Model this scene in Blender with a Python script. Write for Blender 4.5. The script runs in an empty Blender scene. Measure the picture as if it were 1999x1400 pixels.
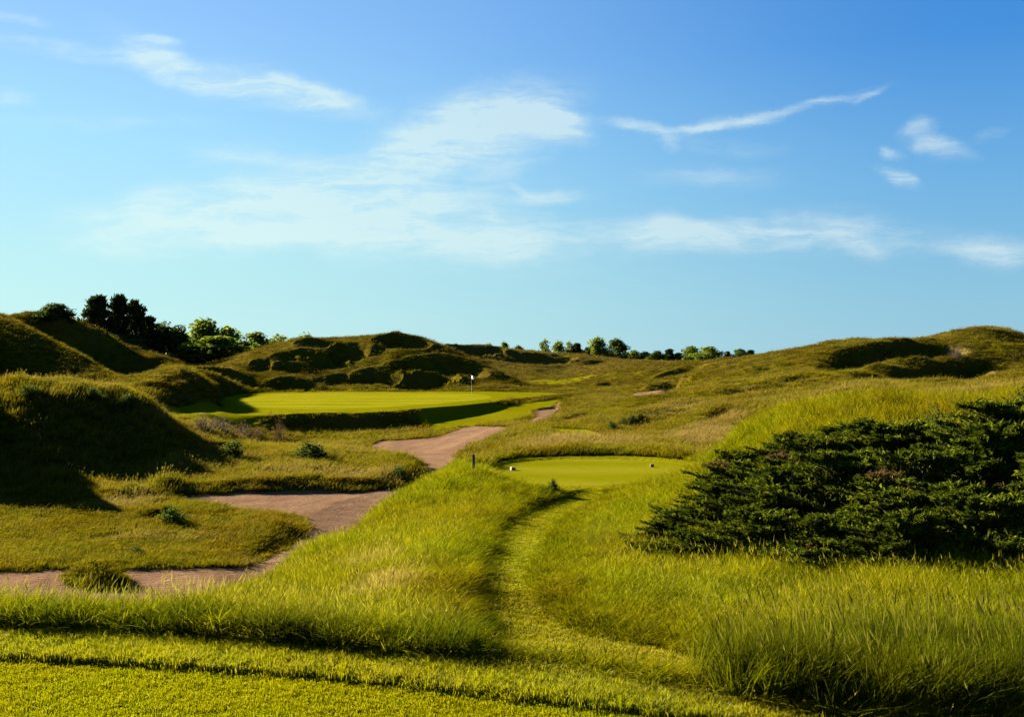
import bpy, bmesh, math, random
import numpy as np
from mathutils import Vector, Matrix, Euler

rng = np.random.default_rng(11)
random.seed(11)
S = bpy.context.scene
COL = S.collection

# ------------------------------------------------------------------ camera
F = 2000.0            # focal length in photo pixels (photo is 1999 x 1400)
CX, CY = 1000.0, 705.0
CZ = 2.2
cam = bpy.data.cameras.new('camera')
cam_ob = bpy.data.objects.new('camera', cam)
COL.objects.link(cam_ob)
cam_ob.location = (0, 0, CZ)
cam_ob.rotation_euler = (math.pi / 2, 0, 0)
cam.sensor_width = 36.0
cam.lens = 36.0 * F / 1999.0
cam.shift_y = 5.0 / 1999.0
cam.clip_start = 0.1
cam.clip_end = 9000
S.camera = cam_ob

# ------------------------------------------------------------------ light
EXPO = 3.2
SUN_EL, SUN_AZ = math.radians(20.0), math.radians(-52.0)       # azimuth from +Y, left is negative
SUNV = Vector((math.sin(SUN_AZ) * math.cos(SUN_EL), math.cos(SUN_AZ) * math.cos(SUN_EL), math.sin(SUN_EL)))
sl = bpy.data.lights.new('sun', 'SUN')
sl.energy = 5.0
sl.angle = math.radians(0.5)
sl.color = (1.0, 0.90, 0.74)
so = bpy.data.objects.new('sun', sl)
COL.objects.link(so)
so.rotation_euler = SUNV.to_track_quat('Z', 'Y').to_euler()
so.location = (-40, 30, 60)

S.view_settings.view_transform = 'Standard'
S.view_settings.look = 'None'
S.view_settings.exposure = EXPO
S.view_settings.gamma = 1.0
S.view_settings.use_curve_mapping = False
S.cycles.max_bounces = 4
S.cycles.diffuse_bounces = 2
S.cycles.glossy_bounces = 1
S.cycles.transmission_bounces = 2
S.cycles.transparent_max_bounces = 4
S.cycles.use_denoising = True


class NT:
    """small helper for writing node trees"""
    def __init__(s, tree):
        s.t = tree
    def n(s, kind, **kw):
        nd = s.t.nodes.new(kind)
        for k, v in kw.items():
            setattr(nd, k, v)
        return nd
    def put(s, sock, v):
        if hasattr(v, 'is_output') or isinstance(v, bpy.types.NodeSocket):
            s.t.links.new(v, sock)
        elif isinstance(v, (tuple, list)) and len(v) == 3 and sock.type == 'RGBA':
            sock.default_value = (*v, 1)
        else:
            sock.default_value = v
    def math(s, op, a, b=None, c=None, clamp=False):
        nd = s.n('ShaderNodeMath', operation=op, use_clamp=clamp)
        s.put(nd.inputs[0], a)
        if b is not None: s.put(nd.inputs[1], b)
        if c is not None: s.put(nd.inputs[2], c)
        return nd.outputs[0]
    def vmath(s, op, a, b=None):
        nd = s.n('ShaderNodeVectorMath', operation=op)
        s.put(nd.inputs[0], a)
        if b is not None: s.put(nd.inputs[1], b)
        return nd.outputs['Value'] if op in ('DOT_PRODUCT', 'LENGTH') else nd.outputs[0]
    def mix(s, f, a, b, mode='MIX'):
        nd = s.n('ShaderNodeMix', data_type='RGBA', blend_type=mode)
        nd.clamp_factor = True
        s.put(nd.inputs[0], f); s.put(nd.inputs[6], a); s.put(nd.inputs[7], b)
        return nd.outputs[2]
    def noise(s, vec, scale, detail=3, rough=0.55, dist=0.0):
        nd = s.n('ShaderNodeTexNoise')
        s.put(nd.inputs['Vector'], vec)
        nd.inputs['Scale'].default_value = scale
        nd.inputs['Detail'].default_value = detail
        nd.inputs['Roughness'].default_value = rough
        nd.inputs['Distortion'].default_value = dist
        return nd.outputs['Fac']
    def ramp(s, f, stops):
        nd = s.n('ShaderNodeValToRGB')
        s.put(nd.inputs[0], f)
        el = nd.color_ramp.elements
        while len(el) < len(stops):
            el.new(0.5)
        for e, (p, c) in zip(el, stops):
            e.position = p
            e.color = (*c, 1) if isinstance(c, (tuple, list)) else (c, c, c, 1)
        return nd.outputs[0]
    def sstep(s, v, a, b):
        nd = s.n('ShaderNodeMapRange', interpolation_type='SMOOTHSTEP')
        s.put(nd.inputs[0], v)
        nd.inputs[1].default_value = a; nd.inputs[2].default_value = b
        return nd.outputs[0]
    def attr(s, name, kind='GEOMETRY'):
        nd = s.n('ShaderNodeAttribute', attribute_type=kind, attribute_name=name)
        return nd.outputs['Fac']


# ------------------------------------------------------------------ sky
W = bpy.data.worlds.new('World')
S.world = W
W.use_nodes = True
W.node_tree.nodes.clear()
t = NT(W.node_tree)
geo = t.n('ShaderNodeTexCoord')
D = t.vmath('NORMALIZE', geo.outputs['Generated'])
sp = t.n('ShaderNodeSeparateXYZ'); t.put(sp.inputs[0], D)
dx, dy, dz = sp.outputs
el = t.math('MAXIMUM', dz, 0.0)
nish = t.n('ShaderNodeTexSky', sky_type='NISHITA', sun_disc=False)
nish.sun_elevation = SUN_EL
nish.sun_rotation = SUN_AZ
nish.air_density = 1.0
nish.dust_density = 0.3
nish.ozone_density = 4.0
# clear-air colours by height, away from the sun and towards it
far = t.ramp(t.math('MULTIPLY', el, 2.0), [(0.0, (.285, .545, .69)), (.10, (.25, .525, .695)), (.32, (.15, .42, .735)), (.57, (.052, .265, .69)), (1.0, (.03, .17, .52))])
near = t.ramp(t.math('MULTIPLY', el, 2.0), [(0.0, (.52, .83, .82)), (.18, (.49, .83, .85)), (.40, (.39, .75, .98)), (.62, (.295, .575, .97)), (1.0, (.16, .42, .85))])
azd = t.vmath('DOT_PRODUCT', t.vmath('NORMALIZE', t.vmath('MULTIPLY', D, (1, 1, 0.0))), (math.sin(SUN_AZ), math.cos(SUN_AZ), 0))
toward = t.sstep(azd, 0.19, 1.0)
clear = t.mix(toward, far, near)
# thin cirrus, in a flat chart of the sky: X = sideways, Y = up
ay = t.math('MAXIMUM', t.math('ABSOLUTE', dy), 0.05)
cu = t.math('DIVIDE', dx, ay)
cv = t.math('DIVIDE', el, ay)
cb = t.n('ShaderNodeCombineXYZ'); t.put(cb.inputs[0], cu); t.put(cb.inputs[1], cv)
P0 = cb.outputs[0]
wn = t.n('ShaderNodeTexNoise'); t.put(wn.inputs['Vector'], P0)
wn.inputs['Scale'].default_value = 8.0; wn.inputs['Detail'].default_value = 6; wn.inputs['Roughness'].default_value = .62
wv = t.vmath('MULTIPLY', t.vmath('SUBTRACT', wn.outputs['Color'], (.5, .5, .5)), (0.09, 0.032, 0))
P = t.vmath('ADD', P0, wv)


def cloud(px, py, rx, ry, ang, gain, soft=1.0):
    """one wisp: centre and half sizes in photo pixels, tilt in degrees (up to the right is positive)"""
    mp = t.n('ShaderNodeMapping', vector_type='TEXTURE')
    t.put(mp.inputs[0], P)
    mp.inputs['Location'].default_value = ((px - CX) / F, (CY - py) / F, 0)
    mp.inputs['Rotation'].default_value = (0, 0, math.radians(ang))
    mp.inputs['Scale'].default_value = (rx / F, ry / F, 1)
    r = t.vmath('LENGTH', mp.outputs[0])
    g = t.sstep(r, 1.0 + 0.25 * soft, 0.1)
    return t.math('MULTIPLY', g, gain)


WISPS = [
    (430, 440, 330, 62, 4, .95), (760, 440, 430, 85, -6, .95), (620, 355, 260, 60, -12, .75), (300, 395, 220, 34, 6, .55),
    (900, 255, 250, 80, 20, 1.0), (980, 222, 190, 40, -5, .8), (1085, 246, 80, 30, -12, .6), (700, 400, 420, 70, 2, .6), (350, 460, 230, 34, 2, .5), (800, 320, 230, 60, 22, .8), (1030, 235, 130, 36, -14, .8), (1000, 300, 110, 60, 30, .45),
    (500, 165, 260, 42, -13, .85), (330, 120, 160, 40, -28, .62), (620, 180, 160, 26, -12, .5), (150, 95, 220, 22, -6, .45), (310, 70, 60, 12, -12, .55), (30, 35, 90, 12, -10, .4),
    (1240, 245, 75, 16, -12, .6), (1285, 275, 32, 24, -40, .45), (1370, 244, 130, 10, 5, .45), (1420, 235, 170, 18, 10, .35), (1540, 214, 200, 13, 11, .6), (1690, 192, 45, 8, 18, .6),
    (1080, 385, 90, 20, 4, .6), (1030, 375, 50, 12, -30, .4), (1290, 455, 180, 32, -2, .8), (1540, 450, 200, 48, 2, .85), (1330, 440, 80, 20, -12, .4), (1680, 480, 70, 24, -20, .6), (1950, 495, 120, 36, -4, .65), (1750, 470, 240, 40, -4, .35),
    (1745, 345, 62, 22, -18, .85), (1730, 298, 38, 14, -8, .75), (1830, 290, 80, 26, -16, .62), (1790, 250, 55, 20, 10, .5), (1390, 345, 170, 30, 0, .32), (1100, 480, 420, 32, 0, .5), (20, 190, 40, 22, 0, .4),
    (1930, 265, 50, 14, 20, .2), (1420, 285, 140, 24, -4, .2), (200, 235, 280, 22, 0, .2),
]
acc = None
for w_ in WISPS:
    c_ = cloud(*w_)
    acc = c_ if acc is None else t.math('ADD', acc, t.math('MULTIPLY', c_, t.math('SUBTRACT', 1.0, t.math('MINIMUM', acc, 1.0))))
fib = t.n('ShaderNodeMapping'); t.put(fib.inputs[0], P)
fib.inputs['Rotation'].default_value = (0, 0, math.radians(8)); fib.inputs['Scale'].default_value = (7.0, 40.0, 1)
f1 = t.noise(fib.outputs[0], 1.3, 6, 0.62, 0.6)
fib2 = t.n('ShaderNodeMapping'); t.put(fib2.inputs[0], P)
fib2.inputs['Rotation'].default_value = (0, 0, math.radians(-14)); fib2.inputs['Scale'].default_value = (14.0, 90.0, 1)
f3 = t.noise(fib2.outputs[0], 1.1, 6, 0.65, 0.8)
f2 = t.noise(P, 12.0, 6, 0.62, 0.4)
tex = t.math('ADD', t.math('ADD', t.math('MULTIPLY', f1, .48), t.math('MULTIPLY', f3, .24)), t.math('MULTIPLY', f2, .28))
dens = t.math('MULTIPLY', t.math('MULTIPLY', acc, 1.35), t.sstep(tex, 0.36, 0.66))
dens = t.math('ADD', dens, t.math('MULTIPLY', t.sstep(acc, 0.12, 0.95), 0.27))
dens = t.math('MINIMUM', dens, 0.86)
dens = t.math('MULTIPLY', dens, t.sstep(dz, 0.01, 0.05))
cirrus = t.mix(toward, (.66, .80, .84), (.74, .92, .86))
skyc = t.mix(t.math('MULTIPLY', dens, .80), clear, cirrus)
SKY = 0.10                                   # background strength
gain = 1.0 / (SKY * 2 ** EXPO)
graded = t.vmath('MULTIPLY', skyc, (gain, gain, gain))
allsky = t.mix(0.012, graded, nish.outputs[0])
bg = t.n('ShaderNodeBackground')
t.put(bg.inputs[0], allsky)
bg.inputs[1].default_value = SKY
wo = t.n('ShaderNodeOutputWorld')
t.t.links.new(bg.outputs[0], wo.inputs[0])

# ------------------------------------------------------------------ maths for the land
_perm = rng.permutation(65536).astype(np.int64)
_grad = rng.uniform(0, 2 * np.pi, 65536)


def gnoise(x, y):
    xi = np.floor(x).astype(np.int64); yi = np.floor(y).astype(np.int64)
    fx = x - xi; fy = y - yi
    u = fx * fx * fx * (fx * (fx * 6 - 15) + 10); v = fy * fy * fy * (fy * (fy * 6 - 15) + 10)
    def g(ix, iy, ax, ay):
        a = _grad[_perm[(_perm[ix & 65535] + iy) & 65535]]
        return np.cos(a) * ax + np.sin(a) * ay
    n00 = g(xi, yi, fx, fy); n10 = g(xi + 1, yi, fx - 1, fy)
    n01 = g(xi, yi + 1, fx, fy - 1); n11 = g(xi + 1, yi + 1, fx - 1, fy - 1)
    return (n00 * (1 - u) + n10 * u) * (1 - v) + (n01 * (1 - u) + n11 * u) * v


def fbm(x, y, s, oct=3, seed=0.0):
    r = 0; a = 1.0
    for k in range(oct):
        r = r + a * gnoise(x / s + 37.1 * k + seed, y / s + 11.7 * k - seed)
        s *= 0.5; a *= 0.5
    return r


def sst(a, b, x):
    q = np.clip((x - a) / (b - a), 0, 1)
    return q * q * (3 - 2 * q)


# control points of the land: photo column, height in metres, distance in metres
CP = []
def cp(px, z, d): CP.append((px, z, d))
def cpy(px, py, d, low=0.0): CP.append((px, CZ - (py - CY) / F * d - low, d))

for px in (-700, -200, 300, 1000, 1600, 2200, 2700):
    cp(px, 0, 2.0); cp(px, 0, 3.2); cp(px, 0, 4.8)
for px in (-200, 300, 1000, 1500): cp(px, 0, 6.2)
cp(2300, 0.0, 6.2); cp(1999, -.08, 7.0); cp(1700, -.12, 7.2)
for px, z, d in [(-300, 0, 8.6), (0, -.01, 8.4), (400, -.02, 8.1), (850, -.03, 7.6), (1200, -.05, 7.1),
                 (-400, -1.0, 11.5), (0, -.95, 11), (300, -.92, 11.3), (0, -.22, 9.2), (300, -.22, 9.1), (-300, -3.6, 16), (0, -3.8, 16.5), (200, -3.8, 17.5), (-300, -4.6, 24), (0, -4.6, 24), (200, -4.7, 25),
                 (420, -1.2, 14), (400, -4.5, 22), (600, -1.6, 20), (600, -4.7, 31), (760, -1.78, 28), (740, -4.7, 40), (830, -1.8, 33), (810, -4.5, 44), (900, -1.78, 38.5), (890, -4.3, 50),
                 (1000, -1.72, 43), (1000, -3.4, 51), (1150, -1.72, 45), (1150, -2.9, 52), (1300, -1.65, 44), (1300, -2.6, 51)]: cp(px, z, d)
for px, py, d in [(905, 1235, 9.5), (913, 1150, 11.5), (920, 1100, 14), (950, 1060, 17), (985, 1010, 22.5), (1020, 985, 27), (1090, 962, 31)]: cpy(px, py, d)
for px, z, d in [(700, -.55, 11.0), (700, -.66, 12.8), (750, -1.2, 18.5), (850, -1.62, 26), (560, -.75, 11.8), (1100, -.42, 10.5), (1200, -.72, 14), (1150, -1.1, 19), (1250, -1.36, 22), (1200, -1.62, 27), (1300, -1.66, 32),
                 (1100, -1.75, 36), (1400, -.42, 9), (1600, -.46, 10), (1999, -.36, 9.3), (2300, -.25, 9.3), (1999, -.30, 12), (1600, -.58, 13), (1350, -.82, 14.5), (2300, 0, 12),
                 (1700, .10, 16), (1999, .38, 15.5), (1500, -.35, 17.5), (1400, -.85, 21), (2000, 1.4, 21.5), (2300, 1.7, 21), (1700, 1.35, 21.5), (1550, 1.05, 23), (1450, .45, 24.5), (1390, -.35, 26), (1335, -1.05, 29),
                 (1999, .2, 30), (1700, -.3, 31), (1550, -.9, 33), (1450, -1.45, 35), (1380, -1.75, 38), (1999, -.9, 43), (1700, -1.6, 45), (1500, -2.2, 46), (1420, -2.4, 50)]: cp(px, z, d)
for px, py, d in [(1350, 860, 58), (1400, 805, 70), (1200, 872, 56), (1100, 862, 59), (1010, 850, 72), (1000, 836, 83), (900, 890, 66), (800, 880, 75), (720, 870, 80), (830, 918, 60), (550, 970, 50),
                  (560, 1030, 41.5), (200, 1135, 31), (0, 1140, 31), (380, 1120, 32.5),
                  (0, 1085, 36), (250, 1066, 37.5), (450, 1068, 38.5), (-200, 1012, 43),
                  (330, 950, 54), (480, 945, 54), (700, 935, 56), (500, 878, 68), (620, 880, 67), (400, 858, 72), (790, 915, 60), (300, 930, 57), (220, 965, 51),
                  (600, 856, 88), (480, 852, 86), (720, 855, 88), (430, 836, 80), (340, 812, 85), (300, 788, 89), (400, 806, 87), (480, 812, 91), (560, 770, 120),
                  (830, 842, 92), (900, 831, 96), (1000, 812, 102), (1050, 796, 108), (1040, 815, 101),
                  (1110, 772, 121), (1060, 774, 120), (900, 766, 128), (600, 767, 128), (450, 772, 118), (700, 780, 114)]: cpy(px, py, d)
for px, py, d in [(150, 1000, 43), (300, 995, 43), (420, 998, 42.5), (540, 1005, 43), (0, 1008, 43)]: cpy(px, py, d, .52 if 200 < px < 500 else .38)
# near left mound, and an unseen rise added left of it to shade it
for px, z, d in [(30, .25, 62), (150, .15, 64), (250, -.4, 66), (305, -1.3, 68.5), (345, -2.5, 71), (-215, 4.3, 60), (-300, 2.0, 72), (-500, 3.2, 62),
                 (0, -4.3, 49), (100, -4.4, 49.5), (180, -4.4, 50.5), (-250, -4.3, 49), (0, -3.3, 56.5), (150, -3.5, 57.5), (265, -3.9, 60.5), (20, -1.2, 60.2), (140, -1.4, 61.6), (240, -2.0, 63.8),
                 (0, -.5, 74), (150, -.8, 76), (280, -1.7, 78)]: cp(px, z, d)
for px, py, d in [(0, 760, 82), (150, 764, 84), (250, 774, 89), (0, 644, 112), (60, 668, 110), (130, 705, 107), (200, 736, 103), (0, 751, 105.5), (70, 755, 103.5), (140, 757, 101), (200, 762, 98.5), (-120, 740, 105), (-120, 630, 113), (75, 652, 138), (112, 655, 138.5), (150, 670, 139.5), (200, 692, 142), (250, 710, 144), (40, 652, 126), (120, 688, 122), (0, 620, 139), (60, 617, 142), (120, 624, 143), (200, 655, 146), (280, 688, 149), (340, 703, 150), (400, 720, 148),
                  (250, 738, 110), (300, 774, 92), (455, 766, 110), (362, 730, 99.5), (410, 778, 99), (385, 790, 95), (445, 783, 102), (340, 792, 93), (430, 738, 124), (520, 752, 124), (590, 742, 126), (-200, 612, 137), (-500, 610, 132), (-200, 620, 113)]: cpy(px, py, d)
for px, z, d in [(60, 5.5, 160), (200, 3.6, 164), (350, 1.4, 168), (60, 1.5, 190), (300, .5, 195), (-300, 5, 170)]: cp(px, z, d)
# middle dune
for px, py, d in [(500, 761, 130), (600, 762, 130), (700, 763, 131), (820, 763, 131), (900, 761, 131), (980, 752, 136), (450, 716, 140), (520, 688, 148), (600, 663, 155), (680, 662, 158), (720, 654, 160), (800, 654, 160),
                  (850, 670, 158), (900, 692, 155), (950, 716, 150), (1000, 738, 146), (600, 715, 143), (720, 705, 146), (820, 715, 144)]: cpy(px, py, d)
for px in (450, 600, 750, 900): cp(px, 2.2, 190)
# far ridges
for px, py, d in [(870, 677, 212), (930, 678, 216), (1000, 684, 222), (1060, 689, 230), (1150, 695, 240), (1210, 703, 232), (950, 726, 175), (1020, 720, 190), (1100, 726, 190), (1000, 743, 160), (1130, 742, 157), (1060, 752, 146),
                  (1160, 727, 166), (1250, 711, 171), (1300, 709, 173), (1400, 706, 171), (1440, 700, 160), (1250, 752, 130), (1180, 756, 130), (1100, 770, 122), (1330, 735, 135)]: cpy(px, py, d)
# large dune on the right
for px, py, d in [(1480, 694, 120), (1600, 683, 113), (1700, 671, 114), (1800, 659, 118), (1880, 651, 121), (1930, 648, 123), (1999, 664, 126), (2150, 700, 128), (1350, 755, 100), (1450, 742, 95), (1550, 742, 90), (1700, 742, 86), (1800, 743, 86), (1900, 745, 88), (1999, 749, 86),
                  (1600, 712, 97), (1680, 706, 99), (1760, 703, 102), (1850, 703, 106), (1940, 706, 109), (1999, 712, 108), (1700, 752, 72), (1900, 753, 70), (1999, 752, 62),
                  (1500, 795, 70), (1300, 790, 86), (1250, 822, 75), (1200, 792, 93), (1130, 778, 108), (1110, 795, 98), (1070, 828, 86), (1150, 846, 72), (1200, 845, 71), (1300, 830, 70), (1280, 772, 101)]: cpy(px, py, d)
for px, z, d in [(1700, 2.4, 150), (1930, 2.5, 155), (1500, 1.8, 155), (2200, 1.5, 150), (2400, 1.5, 95), (2400, .5, 60), (2500, -.5, 40)]: cp(px, z, d)
for px in (-600, 0, 400, 800, 1200, 1600, 2000, 2500): cp(px, 1.6, 300); cp(px, 2.2, 430)
for px in (0, 1000, 2000): cp(px, 2.0, 1000); cp(px, 2.0, 2800)

CP = np.array(CP)
TS, SS = 3.0, 1 / 250.0
def _st(x, y):
    y = np.maximum(y, 1.5)
    return (x / y * F) * SS, np.log(y) * TS
_cx = CP[:, 0] - CX
_A = np.stack([_cx * SS, np.log(CP[:, 2]) * TS], 1)
_r = np.sqrt(((_A[:, None] - _A[None]) ** 2).sum(-1) + 0.03)
_n = len(_A)
_M = np.zeros((_n + 1, _n + 1)); _M[:_n, :_n] = _r - 0.004 * np.eye(_n); _M[:_n, _n] = 1; _M[_n, :_n] = 1
_w = np.linalg.solve(_M, np.append(CP[:, 1], 0))


def base(x, y):
    x = np.asarray(x, float); y = np.asarray(y, float)
    s, tt = _st(x, y)
    s = np.clip(s, -6.4, 6.4)
    sh = s.shape; s = s.ravel().astype('f4'); tt = tt.ravel().astype('f4')
    out = np.empty(len(s), 'f4')
    A = _A.astype('f4'); w = _w.astype('f4')
    for k in range(0, len(s), 40000):
        a = s[k:k + 40000, None] - A[None, :, 0]; b = tt[k:k + 40000, None] - A[None, :, 1]
        out[k:k + 40000] = np.sqrt(a * a + b * b + np.float32(0.03)) @ w[:-1] + w[-1]
    return out.reshape(sh).astype(float)


def px_of(x, y): return CX + F * x / y


def ray(px, py, fn, d0=3.0, d1=420.0):
    """where the line of sight through a photo pixel meets the surface fn(x, y)"""
    d = np.exp(np.linspace(math.log(d0), math.log(d1), 1400))
    x = (px - CX) / F * d
    z = CZ - (py - CY) / F * d
    h = fn(x, d)
    b = np.nonzero(z <= h)[0]
    i = b[0] if len(b) else len(d) - 1
    return x[i], d[i]


def seglen(poly): return np.array(poly, float)


def sdist(x, y, poly):
    """signed distance to a closed outline, positive inside (far points only get -99)"""
    poly = np.asarray(poly, float)
    out = np.full(x.shape, -99.0)
    m = (x > poly[:, 0].min() - 6) & (x < poly[:, 0].max() + 6) & (y > poly[:, 1].min() - 6) & (y < poly[:, 1].max() + 6)
    X = x[m]; Y = y[m]
    best = np.full(X.shape, 1e9); ins = np.zeros(X.shape, bool)
    n = len(poly)
    for i in range(n):
        ax, ay_ = poly[i]; bx, by = poly[(i + 1) % n]
        ex, ey = bx - ax, by - ay_
        q = np.clip(((X - ax) * ex + (Y - ay_) * ey) / (ex * ex + ey * ey + 1e-12), 0, 1)
        best = np.minimum(best, (X - ax - q * ex) ** 2 + (Y - ay_ - q * ey) ** 2)
        c = ((ay_ > Y) != (by > Y)) & (X < (bx - ax) * (Y - ay_) / (by - ay_ + 1e-15) + ax)
        ins ^= c
    dd = np.sqrt(best)
    out[m] = np.where(ins, dd, -dd)
    return out


def smooth_poly(poly, it=2):
    p = np.asarray(poly, float)
    for _ in range(it):
        nx = np.roll(p, -1, 0)
        p = np.stack([p * .75 + nx * .25, p * .25 + nx * .75], 1).reshape(-1, 2)
    return p


def on(fn, pts):
    return smooth_poly([ray(a, b, fn) for a, b in pts])


# --- level floors and plateaus
def sand_floor(x, y):
    x = np.asarray(x, float); y = np.asarray(y, float)
    return -4.62 + .0030 * (y - 31) + np.maximum(x + 11, 0) * .098 * sst(52, 82, y) + .05 * fbm(x, y, 4.0, 2, 3.0)
def green_plane(x, y): return -2.45 + (np.asarray(y, float) - 98) * .026 + 0 * np.asarray(x, float)
def tee_plane(x, y): return -1.74 + 0 * np.asarray(x, float) + 0 * np.asarray(y, float)
def zero_plane(x, y): return 0 * np.asarray(x, float) + 0 * np.asarray(y, float)
def ledge_plane(x, y): return -3.72 + (np.asarray(y, float) - 96) * .075 + 0 * np.asarray(x, float)
def floor_e(x, y): return -3.22 + .03 * (np.asarray(y, float) - 101) + 0 * np.asarray(x, float)

SAND = on(sand_floor, [(-240, 1112), (0, 1114), (110, 1109), (220, 1108), (340, 1108), (430, 1100), (510, 1080), (578, 1046), (572, 1030), (578, 1020), (550, 1009), (480, 1001), (410, 992), (330, 982), (305, 974), (350, 968),
                       (400, 966), (470, 962), (600, 961), (700, 961), (748, 957), (800, 944), (822, 928), (815, 915), (790, 905), (740, 890), (698, 871),
                       (735, 862), (800, 857), (855, 851), (885, 838), (905, 832), (960, 829), (1012, 834), (1000, 850), (950, 872), (905, 890)]
          [:] + [(900, 915), (850, 960), (790, 1005), (690, 1065), (590, 1125), (480, 1175), (280, 1205), (0, 1225), (-240, 1225)])
ISLET = on(sand_floor, [(118, 1142), (140, 1124), (190, 1118), (238, 1126), (250, 1146), (235, 1154), (190, 1157), (140, 1153)])
GREEN = on(green_plane, [(425, 790), (445, 806), (490, 812), (560, 808), (640, 806), (700, 806), (745, 805), (790, 800), (850, 796), (920, 790), (962, 786), (985, 781), (1005, 777.5), (1060, 774.5), (1117, 771.5),
                         (1100, 768), (1000, 765), (800, 764.5), (600, 765.5), (480, 767), (435, 776)])
PUTT = on(green_plane, [(450, 792), (560, 800), (700, 798), (850, 789), (960, 780), (960, 770), (800, 767), (600, 768), (480, 773)])
LEDGE = on(ledge_plane, [(838, 843), (870, 836), (930, 832), (985, 826), (1038, 812), (1036, 800), (1075, 794), (1112, 785), (1126, 775), (1090, 779), (1040, 786), (1000, 792), (960, 798), (880, 806), (800, 806)])
SAND_E = on(floor_e, [(988, 836), (1028, 822), (1044, 811), (1034, 802), (1092, 797), (1104, 803), (1082, 826), (1045, 840)])
APPROACH = smooth_poly([((a - CX) / F * d, d) for a, d in [(275, 90), (322, 85), (362, 80), (405, 80), (455, 85), (505, 90), (560, 95), (620, 110), (580, 126), (462, 124), (448, 108), (432, 102), (395, 96), (335, 92.5)]])
TEE = on(tee_plane, [(945, 915), (962, 903), (1000, 896), (1060, 891.5), (1150, 889.5), (1250, 891), (1330, 897), (1380, 908), (1340, 930), (1240, 950), (1130, 958), (1050, 955), (985, 940), (950, 926)])
TEE_IN = on(tee_plane, [(962, 922), (970, 908), (1000, 900.5), (1060, 896), (1150, 894), (1250, 896), (1320, 902), (1360, 910), (1330, 926), (1230, 945), (1130, 950), (1050, 947), (990, 936)])
BACKTEE = np.array([ray(a, b, zero_plane, 1.0) for a, b in [(-900, 1262), (-300, 1268), (0, 1281), (300, 1297), (600, 1319), (800, 1338), (1000, 1362), (1200, 1383), (1400, 1405), (1700, 1445), (1900, 1500)]] + [(5, 1.2), (-9, 1.2)])
COLLAR = np.array([ray(a, b, zero_plane, 1.0) for a, b in [(-900, 1215), (-300, 1222), (0, 1229), (200, 1237), (400, 1249), (640, 1270), (850, 1287), (950, 1296), (1200, 1327), (1350, 1357), (1560, 1397), (1800, 1440), (2100, 1510)]] + [(6.5, 1.0), (-10.5, 1.0)])
PATH = smooth_poly([ray(a, b, base) for a, b in [(860, 1288), (905, 1238), (913, 1150), (922, 1098), (952, 1056), (988, 1008), (1024, 982), (1090, 965), (1180, 956), (1150, 985), (1100, 1020), (1062, 1070), (1055, 1130), (1090, 1190), (1180, 1236), (1350, 1280), (1430, 1315), (1330, 1350), (1200, 1327), (1000, 1303)]])
STRIP = on(base, [(1060, 838), (1130, 838), (1180, 848), (1205, 862), (1190, 866), (1150, 854), (1090, 850)])

# --- scoops: hollows with a steep far wall. column, crest row, width and dark height in photo pixels, turn, depth factor
SCOOPS = [
    (790, 653, 120, 24, 0, 1.3), (625, 663, 90, 16, 0, 1.1), (704, 670, 100, 34, -28, 1.2), (594, 680, 60, 15, 0, 1.1), (566, 687, 60, 17, -10, 1.1), (655, 692, 90, 26, -8, 1.2),
    (512, 700, 46, 24, 10, 1.0), (566, 706, 64, 20, 0, 1.0), (735, 718, 110, 30, 6, 1.3), (662, 732, 80, 18, 8, 1.1), (786, 706, 70, 18, -10, 1.0), (824, 699, 74, 20, -8, 1.1),
    (885, 722, 110, 40, -32, 1.3), (930, 712, 170, 28, -38, 1.2), (852, 676, 56, 14, -20, 1.0), (780, 744, 60, 14, 0, .9),
    (975, 684, 130, 30, -40, 1.3), (1105, 698, 110, 28, -30, 1.1), (1010, 690, 60, 12, -25, 1.0), (1190, 704, 60, 16, -30, .9), (1080, 690, 90, 8, 0, .8), (925, 700, 70, 12, -30, .9),
    (235, 692, 150, 46, -36, 1.4),
    (385, 728, 120, 56, -25, 1.1), (480, 738, 100, 36, -25, 1.2), (595, 743, 110, 26, -10, 1.2), (330, 705, 90, 22, -30, .9),
    (1700, 734, 130, 26, -10, 1.5), (1350, 712, 120, 12, -20, 1.0), (1560, 735, 110, 14, -20, .9), (1480, 715, 90, 10, -15, .9), (1200, 745, 90, 10, -15, .9), (1330, 728, 100, 12, -25, 1.0), (1150, 805, 90, 14, -30, .8), (1420, 795, 70, 24, -32, .9), (1400, 712, 30, 10, 0, .7),
    (1285, 750, 96, 17, 8, 1.7), (1215, 822, 100, 22, 22, .8),
    (460, 868, 70, 26, -4, 1.0), (618, 868, 84, 30, 0, 1.1), (335, 993, 74, 34, -4, 1.1), (250, 1040, 80, 24, -30, .5),
]


def H0(x, y):
    z = base(x, y)
    a = sst(12, 60, y) * .10 + sst(60, 150, y) * .40
    a = a * (1 - .8 * sst(260, 420, y))
    dune = fbm(x, y, 6.5, 3, 5.0) * a + fbm(x, y, 1.6, 2, 9.0) * .035 * sst(6, 12, y)
    pp = x / y * F + CX
    dune = dune + fbm(x, y, 11.0, 3, 15.0) * 1.15 * sst(58, 80, y) * sst(200, 150, y) * sst(1120, 1300, pp)
    dune = dune + fbm(x, y, 2.2, 3, 25.0) * .38 * sst(46, 52, y) * sst(120, 90, y) * sst(420, 330, pp)
    return z + dune


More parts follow.
